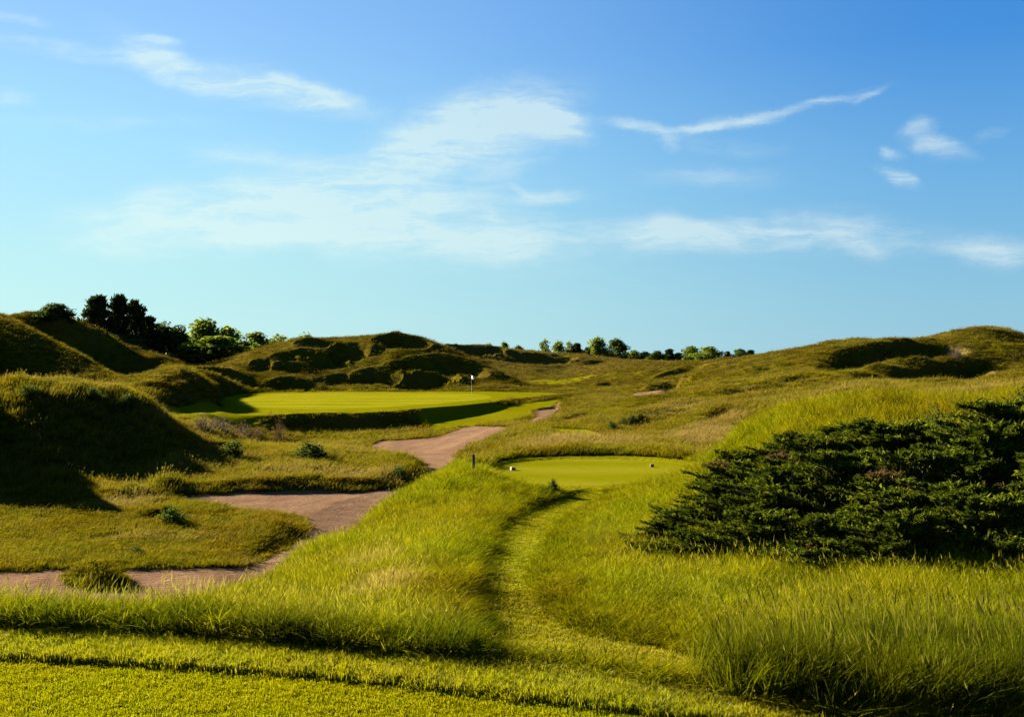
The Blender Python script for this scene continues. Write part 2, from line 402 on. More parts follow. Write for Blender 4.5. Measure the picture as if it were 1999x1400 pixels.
_sc = []
for px, py, wpx, hpx, ang, dep in SCOOPS:
    x0, y0 = ray(px, py + 2, H0, 20.0)
    _, y1 = ray(px, py + hpx + 2, H0, 20.0)
    rx = .5 * wpx * y0 / F
    hm_ = hpx * y0 / F
    ry = .5 * min(max((y0 - y1) * 1.15, 2.6 * hm_, rx * .9), 4.5 * rx)
    d_ = min(dep * hm_ * 1.0, .48 * ry * 2)
    _sc.append((x0, y0, rx, ry, math.radians(ang), d_, 1 - min(max(1.5 * d_ / (2 * ry), .16), .5)))


def scoops(x, y, z):
    z = z.copy()
    for x0, y0, rx, ry, an, dep, qb in _sc:
        R = 2.2 * max(rx, ry)
        m = (np.abs(x - x0) < R) & (np.abs(y - y0 + ry) < R)
        if not m.any():
            continue
        X = x[m]; Y = y[m]
        wv = fbm(X, Y, max(rx * .8, 1.2), 2, 1.0) * .22
        ca, sa = math.cos(an), math.sin(an)
        cx_, cy_ = x0 + sa * ry, y0 - ca * ry
        a = ((X - cx_) * ca + (Y - cy_) * sa) / rx + wv
        b = (-(X - cx_) * sa + (Y - cy_) * ca) / ry + wv * .7
        s = np.sqrt(np.clip(1 - a * a, 0, 1))
        q = np.clip((b + s) / (2 * s + 1e-6), 0, 1)
        prof = np.where(q < qb, sst(0, qb, q), 1 - sst(qb, 1.0, q))
        lip = np.exp(-((b - s) / .28) ** 2) * sst(0, .3, s) * .12
        z[m] += dep * (lip - prof * np.clip(1 - a * a, 0, 1) ** 1.4)
    return z


BLOW_U = on(H0, [(1582, 716), (1612, 696), (1650, 680), (1705, 671), (1800, 668), (1885, 677), (1905, 692), (1860, 700), (1790, 702), (1725, 705), (1700, 726), (1645, 729)])
BLOW_L = on(H0, [(1695, 734), (1738, 714), (1800, 707), (1880, 702), (1940, 708), (1952, 732), (1895, 748), (1790, 748)])
def blowout(x, y, z):
    jx = x + fbm(x, y, 2.5, 3, 12.0) * .5; jy = y + fbm(x, y, 2.5, 3, 17.0) * .5
    for poly, zl, k in ((BLOW_U, 1.25, .0), (BLOW_L, .05, .0)):
        sd = sdist(jx, jy, poly)
        y0 = poly[:, 1].min()
        fl = zl + k * (y - y0) + .25 * fbm(x, y, 2.5, 2, 19.0)
        t_ = sst(0, 1.9, sd)
        z = np.where(t_ > 0, z * (1 - t_) + np.minimum(z, fl) * t_, z)
    return z


def land(x, y, zones=False):
    x = np.asarray(x, float); y = np.asarray(y, float)
    z = blowout(x, y, scoops(x, y, H0(x, y)))
    near = np.clip(y / 40.0, .2, 1.6)
    jx = x + fbm(x, y, 1.5, 4, 2.0) * .42 * near; jy = y + fbm(x, y, 1.5, 4, 7.0) * .42 * near
    jx2 = x + fbm(x, y, 3.0, 2, 2.0) * .25; jy2 = y + fbm(x, y, 3.0, 2, 7.0) * .25
    q = {}
    # approach: smoother ground
    q['approach'] = sdist(jx2, jy2, APPROACH)
    q['green'] = sdist(jx2, jy2, GREEN)
    tg = sst(-1.5, .1, q['green'])
    # keep the bank only where the land lies lower
    g = green_plane(x, y) + .06 * fbm(x, y, 9.0, 2, 4.0)
    q['ledge'] = sdist(jx2, jy2, LEDGE)
    tl = sst(-1.0, .1, q['ledge'])
    z = z * (1 - tl) + ledge_plane(x, y) * tl
    z = z * (1 - tg) + g * tg
    q['putt'] = sdist(x, y, PUTT)
    # the winding waste bunker
    sd = sdist(jx, jy, SAND)
    isl = sdist(jx, jy, ISLET)
    fl = sand_floor(x, y)
    ts = sst(-.15, .75, sd)
    z = np.where(ts > 0, z * (1 - ts) + np.minimum(fl, z + .05) * ts, z)
    z = z + .55 * sst(-.1, .9, isl)
    pxx = px_of(x, np.maximum(y, 1))
    z = z + .34 * sst(0, .7, -sd) * sst(3.0, 1.0, -sd) * np.maximum(sst(49.5, 51.5, y), sst(440, 520, pxx) * sst(36, 38, y) * sst(44.5, 42.5, y)) * (pxx < 830) * (y < 64)
    q['sand'] = np.where(isl > 0.05, -isl, sd)
    q['islet'] = isl
    sde = sdist(jx2, jy2, SAND_E)
    te = sst(-.1, .6, sde)
    z = z * (1 - te) + np.minimum(floor_e(x, y), z) * te
    q['sand_e'] = sde
    # forward tee
    q['tee'] = sdist(x, y, TEE)
    tt = sst(-1.3, .05, q['tee'])
    z = z * (1 - tt) + tee_plane(x, y) * tt
    q['tee_in'] = sdist(x, y, TEE_IN)
    z = z - .05 * sst(-.03, .03, q['tee_in'])
    # back tee where the picture is taken
    q['collar'] = sdist(x, y, COLLAR)
    tc = sst(-.55, 0, q['collar'])
    z = z * (1 - tc) + 0.0 * tc
    q['backtee'] = sdist(x, y, BACKTEE)
    z = z - .03 * sst(-.02, .02, q['backtee'])
    q['path'] = sdist(jx2, jy2, PATH)
    q['strip'] = sdist(jx2, jy2, STRIP)
    # step down along the lane's left side, added to give a dark edge
    lx = (np.interp(y, [8, 9.5, 11.5, 14, 17, 22.5, 27, 31], [875, 905, 913, 922, 952, 988, 1024, 1090]) - CX) / F * y
    z = z - .12 * sst(-.05, .04, q['path']) * (1 - sst(.5, 2.5, x - lx)) * sst(8.6, 9.6, y) * sst(33, 29, y)
    if zones:
        return z, q
    return z


# ------------------------------------------------------------------ the ground mesh
u = np.concatenate([-np.geomspace(2.4, .58, 34), np.linspace(-.565, .565, 600), np.geomspace(.58, 2.4, 34)])
tl_ = np.concatenate([np.linspace(math.log(2.0), math.log(5.8), 24)[:-1], np.linspace(math.log(5.8), math.log(245), 900), np.linspace(math.log(245), math.log(3500), 40)[1:]])
U, T = np.meshgrid(u, tl_)
Y = np.exp(T); X = U * Y
Z, Q = land(X, Y, True)
NR, NC = Z.shape
PXg = px_of(X, Y)


def grid_at(x, y, arr):
    """bilinear look-up in the ground grid"""
    cu_ = np.interp(x / y, u, np.arange(NC)); ct = np.interp(np.log(y), tl_, np.arange(NR))
    i = np.clip(ct.astype(int), 0, NR - 2); j = np.clip(cu_.astype(int), 0, NC - 2)
    a = ct - i; b = cu_ - j
    return (arr[i, j] * (1 - a) * (1 - b) + arr[i + 1, j] * a * (1 - b) + arr[i, j + 1] * (1 - a) * b + arr[i + 1, j + 1] * a * b)


# what grows where: 1 = yes
sand_m = sst(.30, .50, Q['sand'])
sand_m = np.maximum(sand_m, sst(.1, .3, Q['sand_e']))
# small hollows floored with sand: the greyish one on the right slope, bits on the big dune
def spot(px, py, rx, ry, ang=0.0, d0=20.0):
    x0, y0 = ray(px, py, land, d0)
    ca, sa = math.cos(ang), math.sin(ang)
    a = ((X - x0) * ca + (Y - y0) * sa) / rx; b = (-(X - x0) * sa + (Y - y0) * ca) / ry
    return 1 - (a * a + b * b) + .5 * fbm(X, Y, rx * .8, 2, 3.3)
sp_d = spot(1278, 771, 2.1, 5.5, .25)
low_d = np.clip(spot(1270, 790, 3.2, 8.0, .1), 0, 1)
low_d = np.maximum(low_d, np.maximum(sst(-1.5, .3, sdist(X, Y, BLOW_U)), sst(-1.5, .3, sdist(X, Y, BLOW_L))))
sp_f = np.maximum(spot(1925, 735, 2.4, 3.2), spot(1462, 756, .8, .5))
sp_t = spot(320, 1060, .9, .35, -.7)
sand_m = np.maximum(sand_m, np.maximum(sst(0, .3, sp_d), np.maximum(.8 * sst(0, .6, sp_f), 0.0 * sp_t)))
short_m = np.maximum.reduce([sst(-.1, .1, Q['green']), sst(-.1, .2, Q['approach']), sst(-.15, .1, Q['ledge']), sst(-.1, .05, Q['tee']), sst(-.02, .02, Q['collar']), .8 * sst(-.1, .2, Q['path']), .9 * sst(-.3, .3, Q['strip'])])
valley = sst(-.2, .3, spot(1060, 750, 7, 12, 0)) * .85
short_m = np.maximum(short_m, valley) * (1 - sand_m)
fine_m = np.maximum.reduce([sst(-.1, .1, Q['putt']), sst(-.03, .03, Q['tee_in']), sst(-.02, .02, Q['backtee'])])
tan_m = .5 + .9 * fbm(X, Y, 7.0, 3, 21.0)
tan_m = tan_m * .28 * sst(30, 70, Y) + .22 * sst(140, 200, Y)
def add_tan(px, py, rx, ry, g, d0=6.0):
    global tan_m
    tan_m = tan_m + g * np.clip(spot(px, py, rx, ry, 0, d0), 0, 1)
add_tan(748, 1168, .40, .75, 2.0); add_tan(735, 1118, .45, .9, .7); add_tan(500, 1110, 1.0, 1.8, .35); add_tan(1390, 850, 3.5, 6, .7, 40); add_tan(1120, 862, 5, 6, .75, 46); add_tan(1330, 800, 4, 6, .3, 40)
add_tan(1640, 765, 5, 2.2, .6); add_tan(1900, 765, 4, 2.2, .6); add_tan(1430, 815, 1.6, 2.4, .6); add_tan(250, 985, 1.8, 2.5, .7, 20); add_tan(100, 1165, 3.5, .9, .7); add_tan(600, 925, 3.5, 2.5, .45, 30); add_tan(720, 930, 2.5, 2.5, .5, 30); add_tan(300, 1050, 3, 1.5, .3, 20)
add_tan(960, 930, .9, 1.0, .7, 20); add_tan(430, 838, 3, 3, .5, 50); add_tan(320, 660, 14, 4, .7, 80); add_tan(1870, 695, 1.6, 2.5, .9, 60)
tan_m = np.clip(tan_m, 0, 1)
lush_m = np.clip(1 - sst(35, 75, Y) + .3 * fbm(X, Y, 5, 2, 31.0), 0, 1)

# normals of the whole sheet, so that the pieces shade as one
P3 = np.stack([X, Y, Z], -1)
du = np.gradient(P3, axis=1); dt = np.gradient(P3, axis=0)
NRM = np.cross(du, dt); NRM /= np.linalg.norm(NRM, axis=-1, keepdims=True) + 1e-12


# ------------------------------------------------------------------ materials
MATS = {}
def material(name):
    m = bpy.data.materials.new(name); m.use_nodes = True
    m.node_tree.nodes.clear()
    tt = NT(m.node_tree)
    out = tt.n('ShaderNodeOutputMaterial')
    MATS[name] = m
    return m, tt, out


def ground_material():
    m, t, out = material('ground')
    g = t.n('ShaderNodeNewGeometry'); pos = g.outputs['Position']
    sand, short, fine, tan, lush = (t.attr(k) for k in ('sand', 'short', 'fine', 'tan', 'lush'))
    n1 = t.noise(pos, .9, 4, .6); n2 = t.noise(pos, 7.0, 4, .65); n3 = t.noise(pos, .22, 3, .55); nf = t.noise(pos, 38.0, 3, .7)
    rough = t.ramp(t.math('ADD', t.math('MULTIPLY', n1, .5), t.math('MULTIPLY', n2, .5)), [(.3, (0.0204, 0.0177, 0.00054)), (.5, (0.0394, 0.0326, 0.00082)), (.7, (0.0578, 0.0456, 0.00204))])
    rough_l = t.ramp(n2, [(.3, (0.0272, 0.0288, 0.00040)), (.7, (0.0656, 0.0592, 0.00080))])
    rough = t.mix(lush, rough, rough_l)
    rough = t.mix(t.math('MULTIPLY', t.sstep(t.noise(pos, .16, 4, .6), .46, .62), .6), rough, t.mix(1.0, rough, (.90, .66, .6), 'MULTIPLY'))
    rough = t.mix(t.math('MULTIPLY', tan, t.sstep(n2, .25, .7)), rough, (0.1000, 0.0704, 0.02400))
    # short grass, with the soft bands a mower leaves
    sx = t.n('ShaderNodeSeparateXYZ'); t.put(sx.inputs[0], pos)
    band = t.math('SINE', t.math('ADD', t.math('MULTIPLY', sx.outputs[1], 1.35), t.math('MULTIPLY', n1, 2.5)))
    sh = t.ramp(t.math('ADD', t.math('MULTIPLY', n3, .55), t.math('MULTIPLY', n2, .45)), [(.3, (0.0557, 0.0557, 0.00045)), (.52, (0.0778, 0.0725, 0.00065)), (.72, (0.1037, 0.0887, 0.00259))])
    sh = t.mix(t.math('MULTIPLY', t.sstep(nf, .35, .75), .45), sh, (.050, .054, .001))
    fi = t.ramp(t.math('ADD', t.math('MULTIPLY', n3, .6), t.math('MULTIPLY', n2, .4)), [(.3, (0.0700, 0.0725, 0.00052)), (.52, (0.0895, 0.0855, 0.00097)), (.72, (0.1102, 0.0959, 0.00389))])
    fi = t.mix(t.math('MULTIPLY', t.sstep(nf, .3, .8), .35), fi, (.070, .076, .001))
    fi = t.mix(t.math('MULTIPLY_ADD', band, .16, .16), fi, (.16, .135, .012))
    fi = t.mix(t.math('MULTIPLY', lush, .8), fi, t.mix(1.0, fi, (.72, .74, .72), 'MULTIPLY'))
    grass = t.mix(short, rough, sh)
    grass = t.mix(fine, grass, fi)
    # sand, raked
    s1 = t.noise(pos, .8, 4, .6); s2 = t.noise(pos, 9.0, 4, .7)
    sc = t.ramp(t.math('ADD', t.math('MULTIPLY', s1, .5), t.math('MULTIPLY', s2, .5)), [(.3, (0.0681, 0.0387, 0.02090)), (.55, (0.0968, 0.0572, 0.03328)), (.75, (0.1354, 0.0875, 0.05418))])
    col = t.mix(sand, grass, sc)
    wv = t.n('ShaderNodeTexWave', wave_type='BANDS', bands_direction='Y'); t.put(wv.inputs['Vector'], pos)
    wv.inputs['Scale'].default_value = 1.3; wv.inputs['Distortion'].default_value = 14.0; wv.inputs['Detail'].default_value = 3; wv.inputs['Detail Scale'].default_value = .6
    vo = t.n('ShaderNodeTexVoronoi', feature='SMOOTH_F1'); t.put(vo.inputs['Vector'], pos); vo.inputs['Scale'].default_value = 2.6
    foot = t.math('MULTIPLY', t.sstep(vo.outputs['Distance'], .30, .10), t.sstep(s1, .50, .62))
    hs = t.math('ADD', t.math('MULTIPLY', wv.outputs['Fac'], .022), t.math('MULTIPLY', s2, .05))
    hs = t.math('SUBTRACT', t.math('ADD', hs, t.math('MULTIPLY', s1, .16)), t.math('MULTIPLY', foot, .05))
    hg = t.math('ADD', t.math('MULTIPLY', n2, .20), t.math('MULTIPLY', n1, .25))
    hsh = t.math('ADD', t.math('MULTIPLY', nf, .012), t.math('MULTIPLY', n2, .02))
    h = t.math('ADD', t.math('MULTIPLY', hs, sand), t.math('MULTIPLY', hg, t.math('SUBTRACT', 1.0, t.math('MAXIMUM', sand, short))))
    h = t.math('ADD', h, t.math('MULTIPLY', hsh, short))
    bp = t.n('ShaderNodeBump'); bp.inputs['Strength'].default_value = .7; bp.inputs['Distance'].default_value = 1.0
    t.put(bp.inputs['Height'], h)
    b = t.n('ShaderNodeBsdfPrincipled')
    t.put(b.inputs['Base Color'], col); b.inputs['Roughness'].default_value = 1.0; b.inputs['Specular IOR Level'].default_value = .0
    t.put(b.inputs['Normal'], bp.outputs[0])
    t.t.links.new(b.outputs[0], out.inputs[0])
    return m


def blade_material(name, dark, light, tan, root, gloss=.06, transl=.45, inst=True):
    """grass: colour from the root up, varied from clump to clump and across the ground"""
    m, t, out = material(name)
    g = t.n('ShaderNodeNewGeometry'); pos = g.outputs['Position']
    h = t.attr('tip')
    tint = t.attr('tint', 'INSTANCER'); lum = t.attr('lum', 'INSTANCER')
    seedn = t.attr('kind')
    n1 = t.noise(pos, 1.6, 4, .65)
    f = t.math('ADD', t.math('MULTIPLY', n1, .75), t.math('MULTIPLY', lum, .42))
    c = t.mix(t.sstep(f, .30, .82), dark, light)
    n2 = t.noise(pos, .45, 3, .6)
    c = t.mix(t.math('MULTIPLY', t.sstep(n2, .40, .68), .55), c, t.mix(1.0, c, (.74, 1.02, .6), 'MULTIPLY'))
    c = t.mix(t.math('MULTIPLY', t.sstep(t.noise(pos, .7, 4, .65), .56, .74), .5), c, t.mix(1.0, c, (.72, .56, .7), 'MULTIPLY'))
    c = t.mix(t.math('MULTIPLY', t.sstep(t.noise(pos, .16, 4, .6), .46, .62), .55), c, t.mix(1.0, c, (.90, .66, .6), 'MULTIPLY'))
    c = t.mix(t.math('MULTIPLY', t.math('ADD', tint, t.math('MULTIPLY', seedn, .22)), t.math('MULTIPLY_ADD', h, .6, .4)), c, tan)
    c = t.mix(t.sstep(h, .55, 0.0), c, root)  # shade low between the blades, painted as a darker root
    d = t.n('ShaderNodeBsdfDiffuse'); t.put(d.inputs[0], c)
    tr = t.n('ShaderNodeBsdfTranslucent'); t.put(tr.inputs[0], c)
    mx = t.n('ShaderNodeMixShader'); mx.inputs[0].default_value = transl
    t.t.links.new(d.outputs[0], mx.inputs[1]); t.t.links.new(tr.outputs[0], mx.inputs[2])
    gl = t.n('ShaderNodeBsdfGlossy'); gl.inputs['Roughness'].default_value = .45; t.put(gl.inputs[0], (.8, .85, .5))
    m2 = t.n('ShaderNodeMixShader'); m2.inputs[0].default_value = gloss
    t.t.links.new(mx.outputs[0], m2.inputs[1]); t.t.links.new(gl.outputs[0], m2.inputs[2])
    t.t.links.new(m2.outputs[0], out.inputs[0])
    return m


def leaf_material(name, a, b, scale=1.2, transl=.42, rough=.5):
    m, t, out = material(name)
    g = t.n('ShaderNodeNewGeometry')
    oi = t.n('ShaderNodeObjectInfo')
    tc = t.n('ShaderNodeTexCoord')
    n1 = t.noise(tc.outputs['Object'], scale, 3, .6)
    rnd = t.attr('tone')
    f = t.math('ADD', t.math('MULTIPLY', n1, .55), t.math('MULTIPLY', rnd, .45))
    c = t.mix(t.sstep(f, .25, .75), a, b)
    c = t.mix(t.math('MULTIPLY', oi.outputs['Random'], .35), c, a)
    c = t.mix(t.sstep(rnd, 1.2, 1.5), c, (.060, .040, .012))
    d = t.n('ShaderNodeBsdfPrincipled'); t.put(d.inputs['Base Color'], c); d.inputs['Roughness'].default_value = rough; d.inputs['Specular IOR Level'].default_value = .0
    tr = t.n('ShaderNodeBsdfTranslucent'); t.put(tr.inputs[0], c)
    mx = t.n('ShaderNodeMixShader'); mx.inputs[0].default_value = transl
    t.t.links.new(d.outputs[0], mx.inputs[1]); t.t.links.new(tr.outputs[0], mx.inputs[2])
    t.t.links.new(mx.outputs[0], out.inputs[0])
    return m


def plain_material(name, a, b, scale=8.0, rough=.8, spec=.2):
    m, t, out = material(name)
    tc = t.n('ShaderNodeTexCoord')
    n1 = t.noise(tc.outputs['Object'], scale, 4, .65)
    c = t.mix(t.sstep(n1, .3, .7), a, b)
    bp = t.n('ShaderNodeBump'); bp.inputs['Strength'].default_value = .3; bp.inputs['Distance'].default_value = .01; t.put(bp.inputs['Height'], n1)
    d = t.n('ShaderNodeBsdfPrincipled'); t.put(d.inputs['Base Color'], c); d.inputs['Roughness'].default_value = rough; d.inputs['Specular IOR Level'].default_value = spec
    t.put(d.inputs['Normal'], bp.outputs[0])
    t.t.links.new(d.outputs[0], out.inputs[0])
    return m


GROUND = ground_material()
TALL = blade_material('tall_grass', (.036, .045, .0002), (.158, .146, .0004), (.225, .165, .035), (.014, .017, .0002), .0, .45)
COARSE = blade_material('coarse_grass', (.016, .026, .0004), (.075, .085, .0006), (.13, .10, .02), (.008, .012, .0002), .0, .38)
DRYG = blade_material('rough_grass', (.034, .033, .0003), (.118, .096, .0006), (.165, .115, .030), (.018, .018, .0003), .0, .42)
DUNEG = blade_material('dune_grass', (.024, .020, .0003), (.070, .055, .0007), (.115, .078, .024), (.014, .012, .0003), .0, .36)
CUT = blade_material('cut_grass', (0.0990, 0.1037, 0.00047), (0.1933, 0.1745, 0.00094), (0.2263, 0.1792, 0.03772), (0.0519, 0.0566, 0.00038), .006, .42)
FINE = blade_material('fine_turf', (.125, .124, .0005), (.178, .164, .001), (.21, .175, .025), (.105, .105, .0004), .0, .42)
NEEDLE = leaf_material('juniper_needles', (.014, .024, .002), (.075, .085, .004), 2.6, .25)
PINE = leaf_material('pine_needles', (.010, .018, .005), (.036, .046, .009), .5, .25)
LEAF = leaf_material('tree_leaves', (.035, .058, .006), (.135, .160, .014), .5, .5)
DARKLEAF = leaf_material('dark_tree_leaves', (.018, .030, .005), (.060, .080, .010), .5, .4)
SHRUBLEAF = leaf_material('shrub_leaves', (0.0238, 0.0374, 0.00340), (0.0808, 0.0935, 0.00765), 2.5, .3)
REDLEAF = leaf_material('reddish_leaves', (0.0480, 0.0240, 0.01120), (0.0960, 0.0600, 0.03040), 2.0, .3)
TWIG = leaf_material('dry_twigs', (0.0480, 0.0336, 0.02080), (0.1040, 0.0736, 0.04640), 2.0, .2)
BARK = plain_material('bark', (.05, .035, .022), (.11, .08, .055))
WOOD = plain_material('weathered_wood', (.035, .022, .016), (.075, .05, .035), 14)
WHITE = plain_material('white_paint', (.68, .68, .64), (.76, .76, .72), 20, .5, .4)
BLOCK = plain_material('stained_block', (.045, .018, .012), (.09, .035, .02), 14)
CLOTH = leaf_material('flag_cloth', (.70, .69, .66), (.78, .77, .74), 6, .45)


# ------------------------------------------------------------------ object helpers
def tag(o, label, cat=None, group=None, kind=None):
    o['label'] = label
    if cat: o['category'] = cat
    if group: o['group'] = group
    if kind: o['kind'] = kind
    return o


def mesh_np(name, v, faces, mat, attrs=None, smooth=False):
    """mesh from numpy: faces is an (n,3) or (n,4) array, or a list of such arrays"""
    me = bpy.data.meshes.new(name)
    fl = faces if isinstance(faces, list) else [faces]
    fl = [np.asarray(f, np.int32) for f in fl if len(f)]
    me.vertices.add(len(v)); me.vertices.foreach_set('co', np.asarray(v, 'f4').ravel())
    loops = np.concatenate([f.ravel() for f in fl])
    sizes = np.concatenate([np.full(len(f), f.shape[1]) for f in fl])
    me.loops.add(len(loops)); me.loops.foreach_set('vertex_index', loops.astype(np.int32))
    me.polygons.add(len(sizes))
    st = np.concatenate([[0], np.cumsum(sizes)[:-1]]).astype(np.int32)
    me.polygons.foreach_set('loop_start', st)
    if smooth:
        me.polygons.foreach_set('use_smooth', np.ones(len(sizes), bool))
    for k, a in (attrs or {}).items():
        at = me.attributes.new(k, 'FLOAT', 'POINT'); at.data.foreach_set('value', np.asarray(a, 'f4').ravel())
    me.update(calc_edges=True)
    if mat: me.materials.append(mat)
    return me


def obj(name, me, parent=None):
    o = bpy.data.objects.new(name, me)
    COL.objects.link(o)
    if parent: o.parent = parent
    return o


def thing(name, label, cat, loc=(0, 0, 0), rz=0.0, group=None):
    o = bpy.data.objects.new(name, None); COL.objects.link(o)
    o.empty_display_size = .3
    o.location = loc; o.rotation_euler = (0, 0, rz)
    return tag(o, label, cat, group)


# ------------------------------------------------------------------ cut the sheet into named pieces
def face_mean(a): return .25 * (a[:-1, :-1] + a[1:, :-1] + a[:-1, 1:] + a[1:, 1:])
fq = {k: face_mean(v) for k, v in Q.items()}
fX, fY, fPX = face_mean(X), face_mean(Y), face_mean(PXg)
fs = face_mean(sand_m)
piece = np.zeros(fX.shape, int)
PIECES = ['terrain', 'back_tee', 'tee_collar', 'mown_path', 'forward_tee', 'putting_green', 'fairway', 'sand_bunker', 'sand_bunker', 'sand_bunker', 'grass_mound', 'dune_hill', 'dune_hill', 'dune_hill', 'hillside', 'dune_ridge']
piece[(fY > 125) & (fY < 185) & (fPX > 430) & (fPX < 1010)] = 11
piece[(fY > 76) & (fY < 160) & (fPX < 425)] = 12
piece[(fY > 58) & (fY < 145) & (fPX > 1330)] = 13
piece[(fY > 9) & (fY < 33) & (fPX > 1335)] = 14
piece[(fY > 165) & (fY < 260) & (fPX > 860)] = 15
piece[(fY > 51) & (fY < 76) & (fPX < 350) & (fq['approach'] < 0)] = 10
piece[fq['approach'] > 0] = 6
piece[fq['ledge'] > 0] = 6
piece[fq['green'] > 0] = 5
piece[fq['path'] > 0] = 3
piece[fq['tee'] > 0] = 4
piece[fq['collar'] > 0] = 2
piece[fq['backtee'] > 0] = 1
piece[(fs > .5) & (fq['sand'] > 0)] = 7
piece[(fs > .5) & (fq['sand_e'] > 0)] = 8
piece[(face_mean(sp_d) > .15)] = 9
LABEL = ['rolling rough ground with tan and green fescue between bunkers and dunes', 'closely mown tee turf in the foreground at the bottom of the photo', 'strip of higher mown grass edging the foreground tee', 'curving mown path leading down from the collar to the forward tee',
         'oval mown forward tee beyond the tall grass, with two markers', 'raised smooth putting green below the middle dune', 'mown apron of fairway grass around the putting green', 'long pinkish waste bunker winding through the grass islands on the left',
         'small pale bunker at the right end of the putting green', 'small greyish bunker set in the slope right of the green', 'dark shaded grassy mound at the left edge', 'humped dune with many shaded hollows behind the putting green', 'tall left dune with pines behind its crest', 'broad dune on the right with a deep blowout hollow', 'near right slope of tall grass under the shrubs', 'low tan dune ridges in the far distance']
ii, jj = np.meshgrid(np.arange(NR - 1), np.arange(NC - 1), indexing='ij')
v00 = ii * NC + jj
QUADS = np.stack([v00, v00 + 1, v00 + NC + 1, v00 + NC], -1).reshape(-1, 4)
pf = piece.ravel(); V = P3.reshape(-1, 3); NV = NRM.reshape(-1, 3)
AT = {'sand': sand_m, 'short': short_m, 'fine': fine_m, 'tan': tan_m, 'lush': lush_m}
for k, nm in enumerate(PIECES):
    q_ = QUADS[pf == k]
    if len(q_) == 0: continue
    used, inv = np.unique(q_, return_inverse=True)
    me = mesh_np(nm, V[used], inv.reshape(-1, 4), GROUND, {a: b.ravel()[used] for a, b in AT.items()}, True)
    me.normals_split_custom_set_from_vertices(NV[used].tolist())
    tag(obj(nm, me), LABEL[k], kind='structure')
# the land round about, below the rolling sheet
a_ = np.linspace(0, 2 * math.pi, 65)[:-1]
ring = [np.stack([r * np.cos(a_), r * np.sin(a_), np.full(64, z)], 1) for r, z in ((.5, -6.5), (400, -6.5), (4500, -2.0))]
vv = np.concatenate(ring)
ff = []
for r in range(2):
    for k in range(64):
        ff.append((r * 64 + k, (r + 1) * 64 + k, (r + 1) * 64 + (k + 1) % 64, r * 64 + (k + 1) % 64))
gm = mesh_np('ground', vv, np.array(ff)[:, ::1], GROUND, {k: np.zeros(len(vv)) for k in AT})
tag(obj('ground', gm), 'flat land reaching to the horizon beyond the dunes', kind='structure')

# ------------------------------------------------------------------ which ground the camera side can see
ELEV = (Z - CZ) / Y
HORIZ = np.maximum.accumulate(ELEV, axis=0)


def visible(x, y, z, h, slack=.012):
    hz = grid_at(x, y, HORIZ)
    return (z + h - CZ) / y > hz - slack


# ------------------------------------------------------------------ grass clumps
def clump(name, mat, n, spread, hmin, hmax, width, segs, lean, dry=0.0, seed=0, wind=.25):
    r = np.random.default_rng(seed)
    vs, fs_, tip, kind = [], [], [], []
    for k in range(n):
        ang = r.uniform(0, 2 * np.pi); rad = spread * math.sqrt(r.uniform())
        bx, by = rad * math.cos(ang), rad * math.sin(ang)
        h = r.uniform(hmin, hmax); w = width * r.uniform(.7, 1.3)
        la = ang + r.normal(0, .9); ll = lean * r.uniform(.2, 1.0) * h
        ox, oy = ll * math.cos(la) + wind * h * r.uniform(.3, 1), ll * math.sin(la)
        fa = r.uniform(0, np.pi); fx, fy = math.cos(fa) * w * .5, math.sin(fa) * w * .5
        stalk = r.uniform() < dry
        if stalk: h *= 1.3; fx *= .5; fy *= .5
        b0 = len(vs)
        for s in range(segs):
            q = s / segs
            z = h * (q - .18 * q * q * q * (ll / (h + 1e-6)))
            tw = 1 - .55 * q
            vs += [(bx + ox * q ** 2 - fx * tw, by + oy * q ** 2 - fy * tw, z - (.02 if s == 0 else 0)), (bx + ox * q ** 2 + fx * tw, by + oy * q ** 2 + fy * tw, z - (.02 if s == 0 else 0))]
            tip += [q, q]; kind += [0.7 if stalk else 0] * 2
            if s:
                fs_ += [(b0 + 2 * s - 2, b0 + 2 * s - 1, b0 + 2 * s + 1), (b0 + 2 * s - 2, b0 + 2 * s + 1, b0 + 2 * s)]
        vs.append((bx + ox, by + oy, h * (1 - .18 * ll / (h + 1e-6)))); tip.append(1); kind.append(.9 if stalk else 0)
        fs_.append((b0 + 2 * segs - 2, b0 + 2 * segs - 1, b0 + 2 * segs))
        if stalk:                                             # seed head: a small spindle
            c = len(vs); x_, y_, z_ = vs[-1]
            hw = w * .9
            vs += [(x_ - hw * .5, y_, z_ - .0), (x_ + hw * .5, y_, z_), (x_ + ox * .25, y_ + oy * .2, z_ + h * .16), (x_ - ox * .05, y_, z_ - h * .05)]
            tip += [1] * 4; kind += [1] * 4
            fs_ += [(c, c + 1, c + 2), (c, c + 3, c + 1)]
    me = mesh_np(name, np.array(vs), np.array(fs_), mat, {'tip': tip, 'kind': kind})
    return bpy.data.objects.new(name, me)


def collection(name, obs):
    c = bpy.data.collections.new(name)
    for o in obs: c.objects.link(o)
    return c


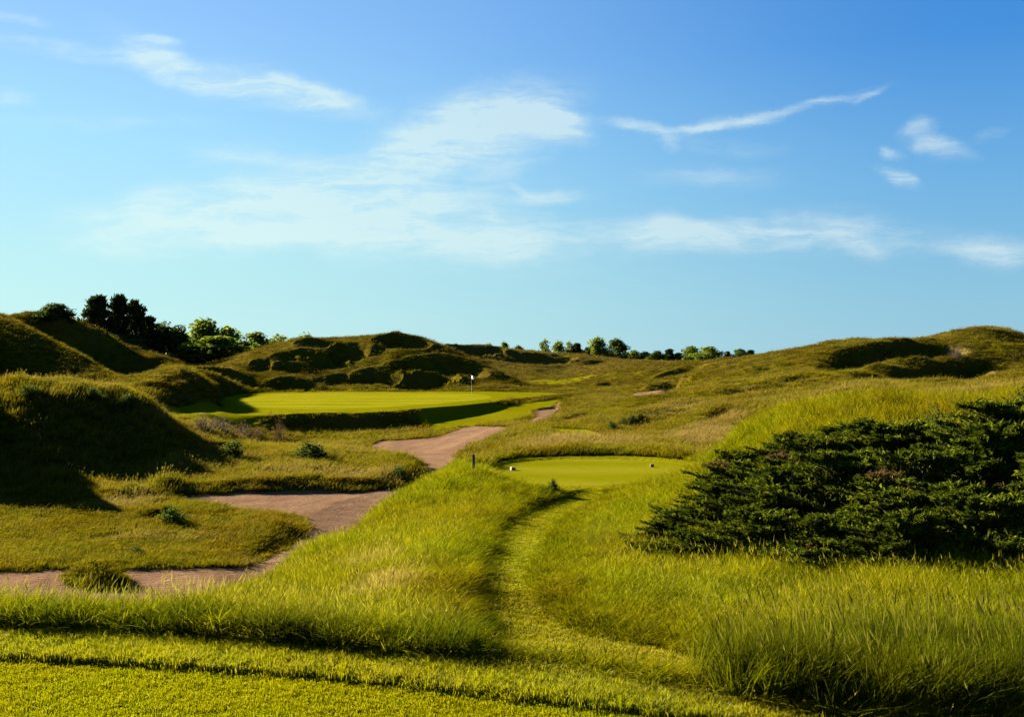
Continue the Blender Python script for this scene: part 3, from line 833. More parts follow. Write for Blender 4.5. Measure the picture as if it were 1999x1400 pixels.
def scatter(name, label, x, y, z, coll, n_kinds, scale, tint, lum, tilt=.12, hscale=None):
    n = len(x)
    if n == 0: return
    me = bpy.data.meshes.new(name)
    me.vertices.add(n); me.vertices.foreach_set('co', np.stack([x, y, z], 1).astype('f4').ravel())
    rot = np.stack([rng.normal(0, tilt, n), rng.normal(0, tilt, n), rng.uniform(-.7, .7, n)], 1)
    hs = scale if hscale is None else hscale
    scl = np.stack([scale, scale, hs], 1)
    for k, ty, a in (('rot', 'FLOAT_VECTOR', rot), ('scl', 'FLOAT_VECTOR', scl)):
        at = me.attributes.new(k, ty, 'POINT'); at.data.foreach_set('vector', a.astype('f4').ravel())
    at = me.attributes.new('pick', 'INT', 'POINT'); at.data.foreach_set('value', rng.integers(0, n_kinds, n).astype(np.int32))
    for k, a in (('tint', tint), ('lum', lum)):
        at = me.attributes.new(k, 'FLOAT', 'POINT'); at.data.foreach_set('value', np.asarray(a, 'f4'))
    o = obj(name, me)
    g = bpy.data.node_groups.new(name, 'GeometryNodeTree')
    g.interface.new_socket('Geometry', in_out='INPUT', socket_type='NodeSocketGeometry')
    g.interface.new_socket('Geometry', in_out='OUTPUT', socket_type='NodeSocketGeometry')
    N = g.nodes; gi = N.new('NodeGroupInput'); go = N.new('NodeGroupOutput')
    ip = N.new('GeometryNodeInstanceOnPoints')
    ci = N.new('GeometryNodeCollectionInfo'); ci.inputs['Collection'].default_value = coll
    ci.inputs['Separate Children'].default_value = True; ci.inputs['Reset Children'].default_value = True
    def na(nm, ty):
        q = N.new('GeometryNodeInputNamedAttribute'); q.data_type = ty; q.inputs[0].default_value = nm
        return [s for s in q.outputs if s.enabled and s.name == 'Attribute'][0]
    L = g.links.new
    L(gi.outputs[0], ip.inputs['Points']); L(ci.outputs[0], ip.inputs['Instance'])
    ip.inputs['Pick Instance'].default_value = True
    L(na('pick', 'INT'), ip.inputs['Instance Index']); L(na('rot', 'FLOAT_VECTOR'), ip.inputs['Rotation']); L(na('scl', 'FLOAT_VECTOR'), ip.inputs['Scale'])
    L(ip.outputs[0], go.inputs[0])
    md = o.modifiers.new('scatter', 'NODES'); md.node_group = g
    tag(o, label, kind='stuff')
    print('scatter', name, n)
    return o


GMUL = .6
ROUGHOK = 1 - np.maximum.reduce([sand_m, short_m, sst(.0, .15, Q['path']), sst(-.1, .1, Q['strip'])])
# edges of the sand keep their grass; everything mown keeps none
def plant(y0, y1, count, umin=-.57, umax=.57, power=1.0, dens=None, hvis=.5):
    """random points, spread so that near ground gets more of them (power = 1: even per picture area)"""
    count = int(count * GMUL); y = np.exp(rng.uniform(math.log(y0), math.log(y1), count))
    x = rng.uniform(umin, umax, count) * y
    keep = rng.uniform(0, 1, count) < grid_at(x, y, ROUGHOK if dens is None else dens)
    x, y = x[keep], y[keep]
    z = grid_at(x, y, Z)
    v = visible(x, y, z, hvis)
    return x[v], y[v], z[v]


tall_c = collection('tall_clumps', [clump('clump', TALL, 30, .10, .14, .42, .0075, 3, .75, .05, 100 + k, .12) for k in range(5)])
coarse_c = collection('coarse_clumps', [clump('clump', COARSE, 26, .09, .22, .50, .0085, 4, .7, .03, 150 + k, .18) for k in range(3)])
mid_c = collection('rough_clumps', [clump('clump', DRYG, 26, .24, .22, .46, .020, 3, .55, .12, 200 + k) for k in range(4)])
far_c = collection('dune_clumps', [clump('clump', DUNEG, 20, .55, .25, .55, .055, 2, .7, .10, 300 + k) for k in range(4)])
cut_c = collection('cut_clumps', [clump('clump', CUT, 40, .075, .025, .05, .0055, 2, .8, .0, 400 + k, .1) for k in range(4)])
fine_c = collection('fine_clumps', [clump('clump', FINE, 60, .09, .003, .0065, .0042, 2, 1.5, .0, 500 + k, .1) for k in range(4)])


def near_height(x, y):
    """how tall the fescue stands near the tees"""
    px = px_of(x, y)
    h = .62 + .26 * fbm(x, y, 1.3, 3, 41.0)
    pd_ = -grid_at(x, y, Q['path'])
    left = px < np.interp(y, [8, 9.5, 11.5, 14, 17, 22.5, 27, 31, 36], [960, 930, 935, 945, 975, 1005, 1045, 1100, 1130])
    h = np.where(left, h * (.40 + .60 * sst(.0, .9, pd_)), h * (.30 + .70 * sst(0, 1.3, pd_)))
    h = h * (1 + .22 * sst(640, 780, px) * sst(980, 940, px) * sst(9.8, 9.0, y))
    h = np.where((px > 1330) & (y < 9.5), h * .85, h)
    h = np.where((px < 960) & (y < 10.5), h * 1.15, h)
    h = h * (1 - .45 * sst(27, 34, y) * (px > 980) * (px < 1330))
    h = h * (1 + .30 * sst(1240, 1420, px) * sst(11.8, 13, y) * sst(25, 21, y))
    h = h * (.62 + .38 * sst(0, .55, -grid_at(x, y, Q['collar'])))
    return np.clip(h, .16, 2.0)


parts_ = [plant(6.2, 48, 135000), plant(6.2, 16, 17000, .57, .90), plant(6.2, 16, 17000, -.90, -.57), plant(16, 30, 8000, .57, .75)]
x, y, z = (np.concatenate([p[i] for p in parts_]) for i in range(3))
k_ = ~((y > 26) & (px_of(x, y) < 690))
x, y, z = x[k_], y[k_], z[k_]
hh = near_height(x, y)
sc = (1 + y / 60.0)
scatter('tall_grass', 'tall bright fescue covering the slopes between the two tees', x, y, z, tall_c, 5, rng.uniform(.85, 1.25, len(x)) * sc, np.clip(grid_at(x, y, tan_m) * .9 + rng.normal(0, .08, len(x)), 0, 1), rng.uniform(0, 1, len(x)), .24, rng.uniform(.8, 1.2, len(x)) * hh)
def coarse(x, y):
    px = px_of(x, y)
    right = sst(1340, 1480, px) * sst(9.0, 7.6, y)
    left = sst(960, 900, px) * sst(9.6, 8.6, y) * (.55 + .45 * sst(250, 500, px))
    return np.clip((right + left) * (.55 + 1.2 * fbm(x, y, .6, 2, 71.0)), 0, 1)
x, y, z = plant(6.3, 10.0, 54000, -.75, .75)
k_ = rng.uniform(0, 1, len(x)) < coarse(x, y) * .75
x, y, z = x[k_], y[k_], z[k_]
pxc = px_of(x, y)
scatter('coarse_grass', 'darker coarse grass standing along the edge of the mown collar', x, y, z, coarse_c, 3, rng.uniform(.8, 1.2, len(x)), np.clip(rng.normal(.05, .08, len(x)), 0, 1), rng.uniform(0, 1, len(x)), .16, rng.uniform(.75, 1.25, len(x)) * np.where(pxc > 1200, .95, .56))
x, y, z = plant(27, 135, 150000)
px = px_of(x, y)
k_ = (y > 38) | (px < 700)
x, y, z, px = x[k_], y[k_], z[k_], px[k_]
hm = np.clip(.70 + .5 * fbm(x, y, 4, 2, 51.0), .25, 1.4) * np.where((y > 95), .7, 1.0) * (1 - .75 * grid_at(x, y, low_d))
hm = np.where((px < 620) & (y < 50), hm * .62, hm); hm = np.where((px < 350) & (y > 49) & (y < 78), hm * 1.5, hm)
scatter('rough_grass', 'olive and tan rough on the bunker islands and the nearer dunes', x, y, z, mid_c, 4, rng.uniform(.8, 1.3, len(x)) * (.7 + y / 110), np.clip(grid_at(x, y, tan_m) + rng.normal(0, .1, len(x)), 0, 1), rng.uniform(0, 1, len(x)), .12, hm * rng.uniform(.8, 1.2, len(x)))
x, y, z = plant(100, 255, 60000)
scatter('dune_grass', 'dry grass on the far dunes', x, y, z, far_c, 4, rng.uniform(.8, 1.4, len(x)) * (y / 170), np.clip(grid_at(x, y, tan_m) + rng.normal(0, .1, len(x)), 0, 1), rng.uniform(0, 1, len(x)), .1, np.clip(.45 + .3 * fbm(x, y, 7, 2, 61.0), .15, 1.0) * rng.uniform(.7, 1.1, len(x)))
cd = sst(-.03, .02, Q['collar']) * (1 - sst(-.03, .0, Q['backtee']))
x, y, z = plant(5.6, 10.5, 80000, -.76, .76, dens=cd, hvis=.3)
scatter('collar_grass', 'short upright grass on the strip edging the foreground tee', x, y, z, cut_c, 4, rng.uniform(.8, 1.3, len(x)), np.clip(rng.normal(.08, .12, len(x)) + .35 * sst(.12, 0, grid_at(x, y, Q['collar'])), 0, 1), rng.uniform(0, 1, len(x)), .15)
pd = np.maximum(sst(-.1, .1, Q['path']), .8 * sst(-.05, .05, Q['tee']) * (1 - sst(-.06, .0, Q['tee_in']))) * (1 - sst(-.05, 0, Q['collar']))
x, y, z = plant(6.2, 44, 90000, dens=pd, hvis=.3)
scatter('path_grass', 'mown grass on the curving path to the forward tee', x, y, z, cut_c, 4, rng.uniform(.75, 1.15, len(x)) * (1 + y / 40), np.clip(rng.normal(.05, .1, len(x)), 0, 1), rng.uniform(0, 1, len(x)), .15, rng.uniform(.35, .6, len(x)))
x, y, z = plant(5.6, 9.5, 78000, -.76, .72, dens=sst(-.01, .02, Q['backtee']), hvis=.3)
scatter('tee_turf', 'fine mown blades of the foreground tee', x, y, z, fine_c, 4, rng.uniform(.8, 1.2, len(x)), np.clip(rng.normal(.05, .08, len(x)), 0, 1), rng.uniform(0, 1, len(x)), .15)
# ------------------------------------------------------------------ trees and shrubs
def tube(pts, radii, sides=6):
    """tapered limb along a list of points; returns vertices and quads"""
    pts = [np.array(p, float) for p in pts]
    vs, fs_ = [], []
    for i, p in enumerate(pts):
        d = pts[min(i + 1, len(pts) - 1)] - pts[max(i - 1, 0)]
        d = d / (np.linalg.norm(d) + 1e-9)
        a = np.cross(d, [0.3, 0.9, 0.2]); a /= np.linalg.norm(a) + 1e-9
        b = np.cross(d, a)
        for k in range(sides):
            an = 2 * math.pi * k / sides
            vs.append(p + radii[i] * (math.cos(an) * a + math.sin(an) * b))
        if i:
            o = (i - 1) * sides
            for k in range(sides):
                fs_.append((o + k, o + (k + 1) % sides, o + sides + (k + 1) % sides, o + sides + k))
    return np.array(vs), np.array(fs_)


def join(parts):
    vs, fs_, o = [], [], 0
    for v, f in parts:
        vs.append(v); fs_.append(f + o); o += len(v)
    return np.concatenate(vs), np.concatenate(fs_)


def cards(c, size, aspect, r, axis=None, spread=1.0):
    """leaf-shaped diamonds at points c; axis gives the leaf direction (or random)"""
    n = len(c)
    a = r.normal(0, 1, (n, 3))
    if axis is not None:
        a = axis + a * spread
    a /= np.linalg.norm(a, axis=1, keepdims=True) + 1e-9
    b = np.cross(a, r.normal(0, 1, (n, 3))); b /= np.linalg.norm(b, axis=1, keepdims=True) + 1e-9
    s = (size * r.uniform(.6, 1.35, n))[:, None]
    v = np.stack([c - a * s * .5, c + b * s * .5 * aspect - a * s * .05, c + a * s * .5, c - b * s * .5 * aspect - a * s * .05], 1).reshape(-1, 3)
    f = np.arange(n * 4).reshape(-1, 4)
    tone = np.repeat(r.uniform(0, 1, n), 4)
    return v, f, tone


def broadleaf(seed, mat, lobes=48, per=105, leaf=.062, low=.02):
    """unit tree: height 1, width 1"""
    r = np.random.default_rng(seed)
    trunk = [tube([(0, 0, -.05), (.01, 0, .15), (.0, .01, .4), (.01, 0, .75)], [.030, .024, .016, .006])]
    cs = []
    for k in range(lobes):
        th = r.uniform(0, 2 * np.pi); zz = r.uniform(0, 1)
        rad = math.sin(math.pi * min(1, (.18 + .82 * zz)) ** .85) ** .6 * r.uniform(.45, 1.0) * .36
        c = np.array([rad * math.cos(th), rad * math.sin(th), low + (.93 - low) * zz])
        cs.append((c, r.uniform(.09, .19)))
        if k % 3 == 0:
            z0 = max(.12, c[2] * .55)
            trunk.append(tube([(0, 0, z0), (c * .5 + [0, 0, z0 * .4]), c], [.013, .008, .003], 5))
    pts = []
    for c, s in cs:
        d = r.normal(0, 1, (per, 3)); d /= np.linalg.norm(d, axis=1, keepdims=True)
        pts.append(c + d * s * (r.uniform(.2, 1.25, (per, 1)) ** .7) * [1.0, 1.0, 1.0])
    v, f, tone = cards(np.concatenate(pts), leaf, .75, r)
    return join(trunk), (v, f, tone), mat


def pine(seed, mat, limbs=64, low=.04, bushy=1.0):
    r = np.random.default_rng(seed)
    trunk = [tube([(0, 0, -.05), (.006, .004, .4), (-.004, 0, .75), (0, 0, .98)], [.026, .019, .011, .003])]
    pts, ax = [], []
    for k in range(limbs):
        q = (k + r.uniform(0, .8)) / limbs
        z0 = low + (.95 - low) * q
        th = k * 2.4 + r.uniform(-.4, .4)
        ln = (.42 * (1 - q) ** .6 + .07) * r.uniform(.55, 1.1) * bushy
        dr = np.array([math.cos(th), math.sin(th), 0])
        tip = dr * ln + [0, 0, z0 + .05 + .05 * r.uniform()]
        trunk.append(tube([(0, 0, z0), dr * ln * .5 + [0, 0, z0 + .01], tip], [.008, .005, .002], 4))
        for j in range(3):                                    # tufts towards the end of the limb
            c = dr * ln * (.5 + .25 * j) + [0, 0, z0 + .02 + .025 * j] + r.normal(0, .015, 3)
            n = 40
            d = r.normal(0, 1, (n, 3)); d /= np.linalg.norm(d, axis=1, keepdims=True)
            pts.append(c + d * r.uniform(.2, 1, (n, 1)) * [.085, .085, .05]); ax.append(d + [0, 0, .5])
    v, f, tone = cards(np.concatenate(pts), .075, .42, r, np.concatenate(ax), .5)
    return join(trunk), (v, f, tone), mat


def juniper(seed, mat, branches=124, H=.66):
    """spreading shrub, radius about 1: uneven arms, sprays held out in loose layers"""
    r = np.random.default_rng(seed)
    wood, pts, ax, ds = [], [], [], []
    ph = r.uniform(0, 6.28, 3)
    for k in range(branches):
        lev = r.uniform(0, 1) ** 1.2
        z0 = H * (.06 + .86 * lev)
        th = r.uniform(0, 2 * np.pi)
        arm = .72 + .22 * math.sin(2 * th + ph[0]) + .16 * math.sin(3 * th + ph[1]) + .12 * math.sin(5 * th + ph[2])
        ln = (1.0 - .60 * lev) * r.uniform(.5, 1.12) * arm
        up = r.uniform(-.05, .30)
        dr = np.array([math.cos(th), math.sin(th), 0]); side = np.array([-dr[1], dr[0], 0])
        def at(q): return dr * ln * q + np.array([0, 0, up * ln * q]) + side * (.12 * ln * math.sin(q * 3 + k)) + np.array([0, 0, z0 * (.35 + .65 * min(1, q * 1.8)) + .05 * q - .06 * q * q])
        wood.append(tube([at(0), at(.45), at(.97)], [.016, .010, .003], 4))
        dead = r.uniform() < .03
        for q in np.arange(.20, 1.02, .05):
            for sg in (-1, 1):
                if r.uniform() < .12: continue
                tl = .19 * (1.2 - q) * r.uniform(.5, 1.3) + .04
                dd = side * sg * .75 + dr * .7 + np.array([0, 0, r.uniform(-.05, .30)])
                n = 6
                s_ = r.uniform(.1, 1, n)[:, None]
                pts.append(at(q) + dd * tl * s_ + r.normal(0, .010, (n, 3)) + [0, 0, .012]); ax.append(np.repeat((dd + [0, 0, .15])[None], n, 0))
                ds.append(np.full(n, 1.6 if dead else 0.0))
    v, f, tone = cards(np.concatenate(pts), .085, .26, r, np.concatenate(ax), .45)
    return join(wood), (v, f, tone + np.repeat(np.concatenate(ds), 4)), mat


def leafy(seed, mat, stems=46, leaf=.085, aspect=.55, up=.55, per=42):
    r = np.random.default_rng(seed)
    wood, pts = [], []
    for k in range(stems):
        th = r.uniform(0, 2 * np.pi); el_ = r.uniform(.15, 1.45)
        ln = r.uniform(.65, 1.05)
        d = np.array([math.cos(th) * math.cos(el_), math.sin(th) * math.cos(el_), math.sin(el_) * up * 1.6])
        mid = d * ln * .5 + r.normal(0, .05, 3)
        wood.append(tube([(0, 0, -.03), mid, d * ln], [.012, .008, .003], 4))
        q = r.uniform(.35, 1.05, per)[:, None]
        pts.append(d * ln * q + r.normal(0, .075, (per, 3)))
    c = np.concatenate(pts); c[:, 2] = np.abs(c[:, 2])
    v, f, tone = cards(c, leaf, aspect, r)
    return join(wood), (v, f, tone), mat


def bake(kind, spec, crown_name, stem_name):
    (tv, tf), (v, f, tone), mat = spec
    return (mesh_np(stem_name, tv, tf, BARK, {'tone': np.zeros(len(tv))}, True), mesh_np(crown_name, v, f, mat, {'tone': tone}), crown_name, stem_name)


def put(kind, proto, label, cat, x, y, z, w, h, rz, group=None):
    """place one plant: w and h scale its unit meshes"""
    o = thing(kind, label, cat, (x, y, z), 0.0, group)
    for me, nm in ((proto[0], proto[3]), (proto[1], proto[2])):
        c = obj(nm, me, o)
        c.scale = (w, w, h); c.rotation_euler = (0, 0, rz)
    return o


def land_z(x, y): return float(land(np.array([x]), np.array([y]))[0])


BROAD = [bake('tree', broadleaf(20 + k, LEAF), 'crown', 'trunk') for k in range(3)]
DARKB = [bake('tree', broadleaf(40 + k, DARKLEAF), 'crown', 'trunk') for k in range(3)]
LIGHTB = [bake('tree', broadleaf(60 + k, LEAF, 26, 80, .07), 'crown', 'trunk') for k in range(2)]
PINES = [bake('tree', pine(70 + k, PINE), 'crown', 'trunk') for k in range(3)]

# column, top row, width in photo pixels, distance, prototype, kind, label
TREES = [
    (108, 594, 84, 113, DARKB[2], 'evergreen_bush', 'low dark rounded evergreen on the crest of the left dune'),
    (192, 582, 78, 136, PINES[0], 'pine_tree', 'tall dark pine, leftmost of the pine clump behind the left dune'),
    (233, 579, 56, 139, PINES[1], 'pine_tree', 'tallest narrow dark pine in the middle of the pine clump'),
    (265, 590, 62, 142, PINES[2], 'pine_tree', 'open dark pine with sky showing between its limbs, right in the clump'),
    (290, 622, 64, 146, PINES[0], 'pine_tree', 'shorter dark pine at the right foot of the pine clump'),
    (225, 655, 110, 130, DARKB[0], 'dark_tree', 'low dark tree filling the foot of the pine clump'),
    (322, 633, 78, 150, DARKB[1], 'dark_tree', 'dark broad tree between the pines and the bright green tree'),
    (352, 640, 60, 152, DARKB[2], 'dark_tree', 'narrow dark tree left of the bright green tree'),
    (393, 626, 88, 165, BROAD[0], 'leafy_tree', 'bright green leafy tree catching the sun, tallest right of the pines'),
    (447, 638, 64, 168, BROAD[1], 'leafy_tree', 'smaller green leafy tree right of the tallest bright green tree'),
    (405, 676, 110, 150, DARKB[0], 'dark_tree', 'low shaded tree in front of the bright green leafy tree'),
    (425, 660, 120, 146, BROAD[2], 'leafy_tree', 'low leafy tree filling the gap between the two bright green trees'),
    (475, 668, 60, 190, BROAD[0], 'leafy_tree', 'low green tree joining the tall trees to the pale ones beside the dune'),
    (500, 653, 62, 205, BROAD[2], 'leafy_tree', 'pale green tree left of the middle dune, nearer the tall trees'),
    (543, 656, 60, 212, LIGHTB[0], 'leafy_tree', 'pale green tree half behind the left slope of the middle dune'),
    (598, 655, 50, 225, LIGHTB[1], 'leafy_tree', 'treetop just showing over the left shoulder of the middle dune'),
    (957, 671, 16, 300, LIGHTB[0], 'small_tree', 'tiny tree on the skyline, leftmost above the far dune ridges'),
    (985, 669, 20, 300, LIGHTB[1], 'small_tree', 'small ragged tree on the skyline above the far dune ridges'),
    (1012, 675, 22, 300, DARKB[1], 'small_tree', 'small low tree on the skyline right of the ragged one'),
    (1064, 664, 22, 345, LIGHTB[0], 'small_tree', 'slim leaning tree at the left end of the distant tree row'),
    (1092, 668, 30, 350, LIGHTB[1], 'small_tree', 'open airy tree second from the left in the distant tree row'),
    (1112, 668, 20, 352, LIGHTB[0], 'small_tree', 'thin airy tree beside the open one in the distant row'),
    (1127, 671, 26, 350, PINES[1], 'pine_tree', 'small pointed dark tree left of the tallest distant tree'),
    (1148, 679, 24, 348, DARKB[2], 'dark_tree', 'low dark tree at the left foot of the tallest distant tree'),
    (1169, 660, 42, 346, BROAD[0], 'leafy_tree', 'tallest rounded green tree in the distant row'),
    (1205, 664, 40, 352, DARKB[0], 'dark_tree', 'tall open tree directly right of the tallest distant tree'),
    (1238, 684, 28, 355, BROAD[1], 'leafy_tree', 'lower pale tree in the dip of the distant row'),
    (1259, 687, 30, 345, DARKB[1], 'dark_tree', 'dark bushy tree in the dip of the distant row'),
    (1283, 686, 32, 340, DARKB[2], 'dark_tree', 'dark round tree right of the dip in the distant row'),
    (1307, 682, 24, 345, PINES[2], 'dark_tree', 'pointed dark tree right of the dark round one'),
    (1325, 690, 28, 345, BROAD[2], 'leafy_tree', 'low green tree between the pointed tree and the wide one'),
    (1349, 676, 40, 342, BROAD[1], 'leafy_tree', 'wide green tree with a peak on its right, right in the distant row'),
    (1384, 679, 56, 330, BROAD[2], 'leafy_tree', 'broad rounded green tree near the right end of the distant row'),
    (1421, 687, 16, 335, PINES[0], 'pine_tree', 'small spire-like tree next to the right end of the row'),
    (1446, 683, 36, 325, DARKB[0], 'dark_tree', 'dark tree at the right end of the row where the big dune rises'),
    (1466, 684, 20, 325, PINES[1], 'pine_tree', 'last dark treetop half hidden by the big right dune'),
]
for i, (px, py, wpx, d, pr, kind, lab) in enumerate(TREES):
    d = d + (31 if i < 12 else 0)
    x0 = (px - CX) / F * d
    zt = CZ - (py - CY) / F * d
    zb = land_z(x0, d) - .1
    if 'bush' in kind: zb = zt - 2.7
    h = max(zt - zb, .8)
    sy = wpx * d / F / .86 * (1.25 if i >= 14 or 8 <= i <= 9 else 1.4 if i >= 11 else 1.08)
    grp = None
    put(kind, pr, lab, 'bush' if 'bush' in kind else 'tree', x0, d, zb, sy, h, 1.3 * i)

# scrub and tree tops that merge into one band along the far skyline
def far_wood(name, label, spans, mat, seed):
    r = np.random.default_rng(seed)
    pts = []
    for p0, p1, d0, py_top, n in spans:
        for k in range(n):
            px = r.uniform(p0, p1); d = d0 + r.uniform(-8, 8)
            x0 = (px - CX) / F * d; top = CZ - (py_top + r.uniform(0, 9) - CY) / F * d
            rad = r.uniform(.9, 1.9)
            m = 90
            dd = r.normal(0, 1, (m, 3)); dd /= np.linalg.norm(dd, axis=1, keepdims=True)
            pts.append(np.array([x0, d, top - rad]) + dd * rad * r.uniform(.3, 1.15, (m, 1)) * [1.1, 1.1, 1.0])
            pts.append(np.array([x0, d, top - 2.4 * rad]) + dd * rad * 1.2)
    v, f, tone = cards(np.concatenate(pts), .55, .7, r)
    tag(obj(name, mesh_np(name, v, f, mat, {'tone': tone})), label, kind='stuff')
far_wood('far_scrub', 'low green scrub merging along the far skyline between the taller trees', [(1090, 1240, 365, 684, 26), (1225, 1475, 362, 692, 46), (940, 1060, 320, 679, 12)], LEAF, 5)
far_wood('wood_edge', 'dark undergrowth at the foot of the trees behind the left dune', [(270, 480, 196, 668, 30), (460, 640, 235, 664, 26)], DARKLEAF, 6)

# the juniper thicket on the near right slope
JUN = [bake('juniper', juniper(90 + k, NEEDLE), 'foliage', 'branches') for k in range(3)]
LEAFY = [bake('shrub', leafy(95 + k, SHRUBLEAF), 'foliage', 'branches') for k in range(2)]
THICKET = [
    (1268, 1078, 110, 46, 0, 'small low juniper at the far left tip of the thicket, in the tall grass'),
    (1370, 1088, 170, 70, 1, 'dark juniper at the lower left of the thicket with grass in front'),
    (1385, 1005, 140, 52, 2, 'flat juniper stepping up the left edge of the thicket'),
    (1465, 950, 160, 68, 0, 'layered juniper halfway up the left edge of the thicket'),
    (1500, 1080, 200, 96, 1, 'juniper along the bottom edge of the thicket, left of centre'),
    (1545, 1010, 230, 110, 2, 'wide dark juniper in the left heart of the thicket'),
    (1320, 1045, 130, 54, 1, 'juniper between the tip of the thicket and its stepped left edge'),
    (1580, 908, 160, 58, 1, 'juniper at the upper left of the thicket below the tan grass'),
    (1640, 1085, 200, 90, 0, 'juniper at the middle of the bottom edge of the thicket'),
    (1680, 1000, 240, 120, 1, 'deep shaded juniper in the very middle of the thicket'),
    (1690, 915, 210, 60, 2, 'juniper at the middle of the top edge of the thicket'),
    (1790, 1085, 210, 96, 2, 'juniper at the bottom edge of the thicket, right of centre'),
    (1820, 1000, 240, 120, 0, 'dark juniper right of the middle of the thicket'),
    (1930, 1075, 220, 110, 1, 'juniper at the bottom right corner of the thicket'),
    (1960, 985, 240, 130, 2, 'large dark juniper at the right edge of the photo'),
    (1610, 960, 220, 90, 0, 'juniper just below the top left corner of the thicket'),
    (1740, 930, 230, 90, 1, 'juniper near the top of the thicket, left of the pale leafy shrubs'),
    (1650, 880, 150, 44, 0, 'topmost low juniper with tan grass behind it'),
    (1450, 1020, 210, 90, 1, 'juniper in the left half of the thicket above its lower edge'),
    (1750, 1045, 220, 100, 0, 'juniper in the lower middle of the thicket'),
    (1880, 1040, 220, 100, 2, 'juniper in the lower right part of the thicket'),
    (1990, 920, 220, 110, 1, 'juniper behind the leafy shrubs at the right edge'),
    (2090, 1030, 240, 130, 0, 'juniper running out of the right edge of the photo'),
]
for i, (px, py, wpx, hpx, k, lab) in enumerate(THICKET):
    py = py + (38 if py > 990 else 12)
    x0, d = ray(px, py, land, 7.0, 40)
    put('juniper_shrub', JUN[k], lab, 'shrub', x0, d + .35, land_z(x0, d + .35) - .05, wpx * d / F * .74, hpx * d / F / .52, 2.1 * i, 'junipers of the thicket on the right slope')
LEAFS = [
    (1770, 900, 150, 70, 'pale leafy shrub among the junipers near the top of the thicket'),
    (1850, 880, 160, 80, 'leafy shrub with yellowish leaves at the upper right of the thicket'),
    (1945, 890, 170, 90, 'dense leafy shrub at the top right corner of the thicket'),
    (1880, 950, 150, 80, 'leafy shrub standing over the dark juniper on the right'),
    (1740, 975, 110, 60, 'small light-leaved shrub in the middle of the thicket'),
    (2030, 850, 170, 90, 'leafy shrub cut by the right edge of the photo'),
]
for i, (px, py, wpx, hpx, lab) in enumerate(LEAFS):
    x0, d = ray(px, py, land, 7.0, 40)
    put('leafy_shrub', LEAFY[i % 2], lab, 'shrub', x0, d + .3, land_z(x0, d + .3) - .05, wpx * d / F * .52, hpx * d / F / .9, 1.7 * i, 'leafy shrubs in the thicket')

# shrubs on the left islands and in the gully
RED = bake('shrub', leafy(101, REDLEAF, 40, .07, .5, .8, 26), 'foliage', 'branches')
DRY = bake('shrub', leafy(102, TWIG, 60, .11, .14, .8, 30), 'foliage', 'branches')
GULLY = bake('shrub', leafy(103, DARKLEAF, 40, .12, .7, .7, 40), 'foliage', 'branches')
SHRUBS = [
    ('dry_shrub', DRY, 400, 846, 80, 34, 'wispy greyish brown shrub at the left above the grass island'),
    ('dry_shrub', DRY, 432, 846, 60, 30, 'wispy brown shrub between the greyish one and the reddish one'),
    ('reddish_shrub', RED, 468, 856, 70, 34, 'reddish brown shrub below the dark bank of the green'),
    ('reddish_shrub', RED, 505, 858, 44, 22, 'low reddish shrub right of the larger reddish one'),
    ('reddish_shrub', RED, 545, 860, 32, 42, 'upright reddish shrub standing alone against the dark green bank'),
    ('low_shrub', GULLY, 452, 897, 70, 34, 'dark low shrub added for a shaded hollow on the left of the upper grass island'),  # this and the next two are added as the dark of shaded hollows
    ('low_shrub', GULLY, 612, 897, 92, 32, 'wide dark shrub added for a shaded hollow on the right of the upper grass island'),
    ('low_shrub', GULLY, 338, 1026, 74, 36, 'dark shrub added for a shaded hollow in the middle of the lower grass island'),
    ('low_shrub', GULLY, 262, 1086, 50, 20, 'small dark shrub near the front edge of the lower grass island'),
    ('low_shrub', GULLY, 780, 938, 50, 26, 'dark brushy shrub at the right tip of the upper grass island'),
    ('low_shrub', GULLY, 60, 776, 60, 24, 'low bush on the crest of the shaded mound, far left'),
    ('low_shrub', GULLY, 175, 782, 70, 24, 'low bush on the crest of the shaded mound, right of the far left one'),
    ('low_shrub', GULLY, 250, 796, 60, 26, 'low bush on the right shoulder of the shaded mound'),
    ('dark_shrub', GULLY, 1196, 842, 26, 20, 'dark round shrub lowest in the gully right of the mown strip'),
    ('dark_shrub', GULLY, 1216, 836, 26, 20, 'dark shrub second from the bottom of the gully row'),
    ('dark_shrub', GULLY, 1234, 829, 24, 16, 'dark shrub third up in the gully row'),
    ('dark_shrub', GULLY, 1251, 820, 22, 12, 'smallest dark shrub at the top of the gully row'),
    ('dark_shrub', GULLY, 1080, 962, 34, 26, 'dark leafy shrub at the top of the path beside the forward tee'),
    ('pale_tuft', DRY, 1868, 700, 40, 20, 'pale pinkish tuft on the rim of the blowout in the right dune'),
]
for i, (kind, pr, px, py, wpx, hpx, lab) in enumerate(SHRUBS):
    x0, d = ray(px, py, land, 20.0)
    put(kind, pr, lab, 'shrub', x0, d, land_z(x0, d) - .03, wpx * d / F * .5, hpx * d / F / 1.05, 1.9 * i)


# ------------------------------------------------------------------ golf things
def bm_obj(name, build, mat, parent=None, bevel=0.0, smooth=False):
    bm = bmesh.new(); build(bm)
    if bevel:
        bmesh.ops.bevel(bm, geom=bm.edges[:], offset=bevel, segments=2, affect='EDGES', profile=.6)
    me = bpy.data.meshes.new(name); bm.to_mesh(me); bm.free(); me.materials.append(mat)
    if smooth: me.polygons.foreach_set('use_smooth', np.ones(len(me.polygons), bool))
    return obj(name, me, parent)


def box(bm, sx, sy, sz, c=(0, 0, 0)):
    bmesh.ops.create_cube(bm, size=1, matrix=Matrix.Translation(c) @ Matrix.Diagonal((sx, sy, sz, 1)))


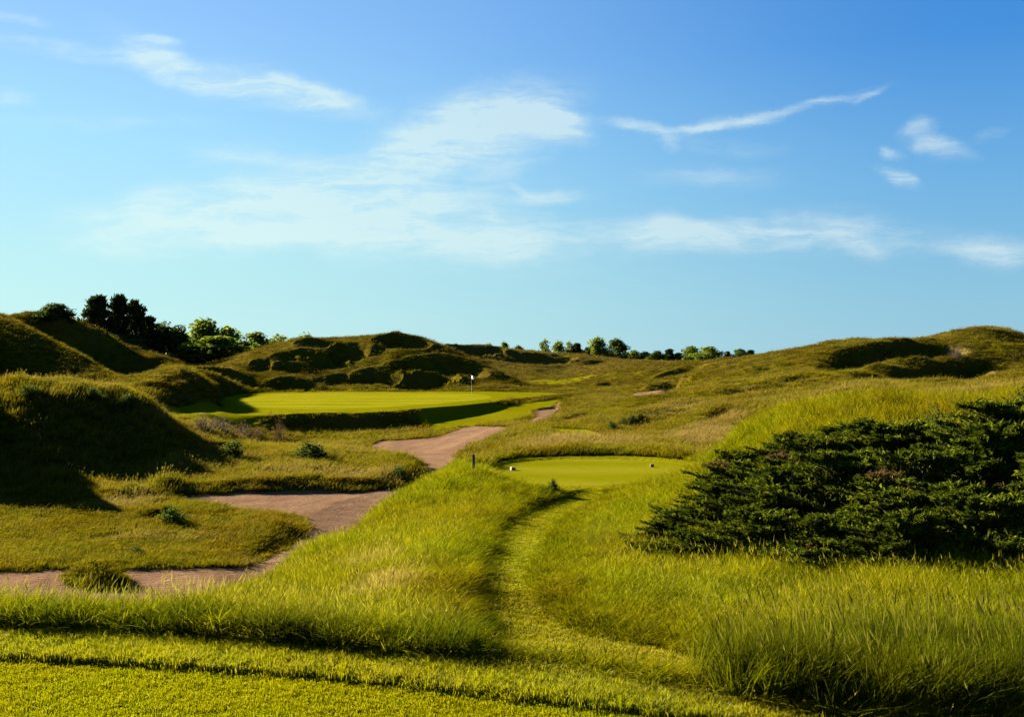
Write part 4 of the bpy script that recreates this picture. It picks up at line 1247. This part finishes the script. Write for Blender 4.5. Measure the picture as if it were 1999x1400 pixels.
# flag on the green
fx, fy = ray(921, 768.5, land, 60)
fz = land_z(fx, fy)
flag = thing('flagstick', 'golf flagstick with a small white flag at the back of the green', 'flag', (fx, fy, fz))
bm_obj('pole', lambda b: bmesh.ops.create_cone(b, cap_ends=True, segments=10, radius1=.011, radius2=.007, depth=2.2, matrix=Matrix.Translation((0, 0, 1.1))), WHITE, flag, 0, False)
bm_obj('ferrule', lambda b: bmesh.ops.create_uvsphere(b, u_segments=10, v_segments=6, radius=.022, matrix=Matrix.Translation((0, 0, 2.21))), WHITE, flag)
nx_, nz_ = 14, 8
vv = []
for j in range(nz_ + 1):
    for i in range(nx_ + 1):
        q = i / nx_
        vv.append((q * .50, .05 * math.sin(q * 6.5 + j * .25) * q - .10 * q, 2.17 - .36 * j / nz_ - .10 * q * q))
vv = np.array(vv)
back = vv + [0, .006, 0]
n1 = len(vv)
fq_ = []
for j in range(nz_):
    for i in range(nx_):
        a = j * (nx_ + 1) + i
        fq_ += [(a, a + 1, a + nx_ + 2, a + nx_ + 1), (n1 + a, n1 + a + nx_ + 1, n1 + a + nx_ + 2, n1 + a + 1)]
flag.rotation_euler = (0, 0, math.radians(-55))
cl = obj('cloth', mesh_np('cloth', np.concatenate([vv, back]), np.array(fq_), CLOTH, None, True), flag)

# tee markers on the forward tee
def tee_marker(px, py, label, pale):
    x0, d = ray(px, py, tee_plane, 20)
    z0 = land_z(x0, d)
    m = thing('tee_marker', label, 'tee marker', (x0, d, z0), .25, 'tee markers on the forward tee')
    bm_obj('block', lambda b: box(b, .14, .11, .10, (0, 0, .06)), BLOCK, m, .018)
    bm_obj('spike', lambda b: bmesh.ops.create_cone(b, cap_ends=True, segments=8, radius1=.004, radius2=.012, depth=.08, matrix=Matrix.Translation((0, 0, -.01))), WOOD, m)
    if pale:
        bm_obj('sunlit_end', lambda b: box(b, .045, .112, .102, (-.0925, 0, .061)), WHITE, m, .018)  # white stands for sunlight on the left end of the dark block
    return m
tee_marker(1003, 916, 'dark tee marker with its sunlit left end put in as white', True)
tee_marker(1273, 910, 'plain dark brown tee marker at the right side of the tee', False)

# wooden stake left of the forward tee
x0, d = ray(925, 925, land, 20)
st = thing('wooden_post', 'short dark wooden post in the long grass left of the forward tee', 'post', (x0, d, land_z(x0, d)))
bm_obj('stake', lambda b: box(b, .085, .085, .78, (0, 0, .18)), WOOD, st, .012)
bm_obj('cap', lambda b: bmesh.ops.create_cone(b, cap_ends=True, segments=4, radius1=.066, radius2=.02, depth=.045, matrix=Matrix.Translation((0, 0, .592)) @ Matrix.Rotation(math.pi / 4, 4, 'Z')), WOOD, st)
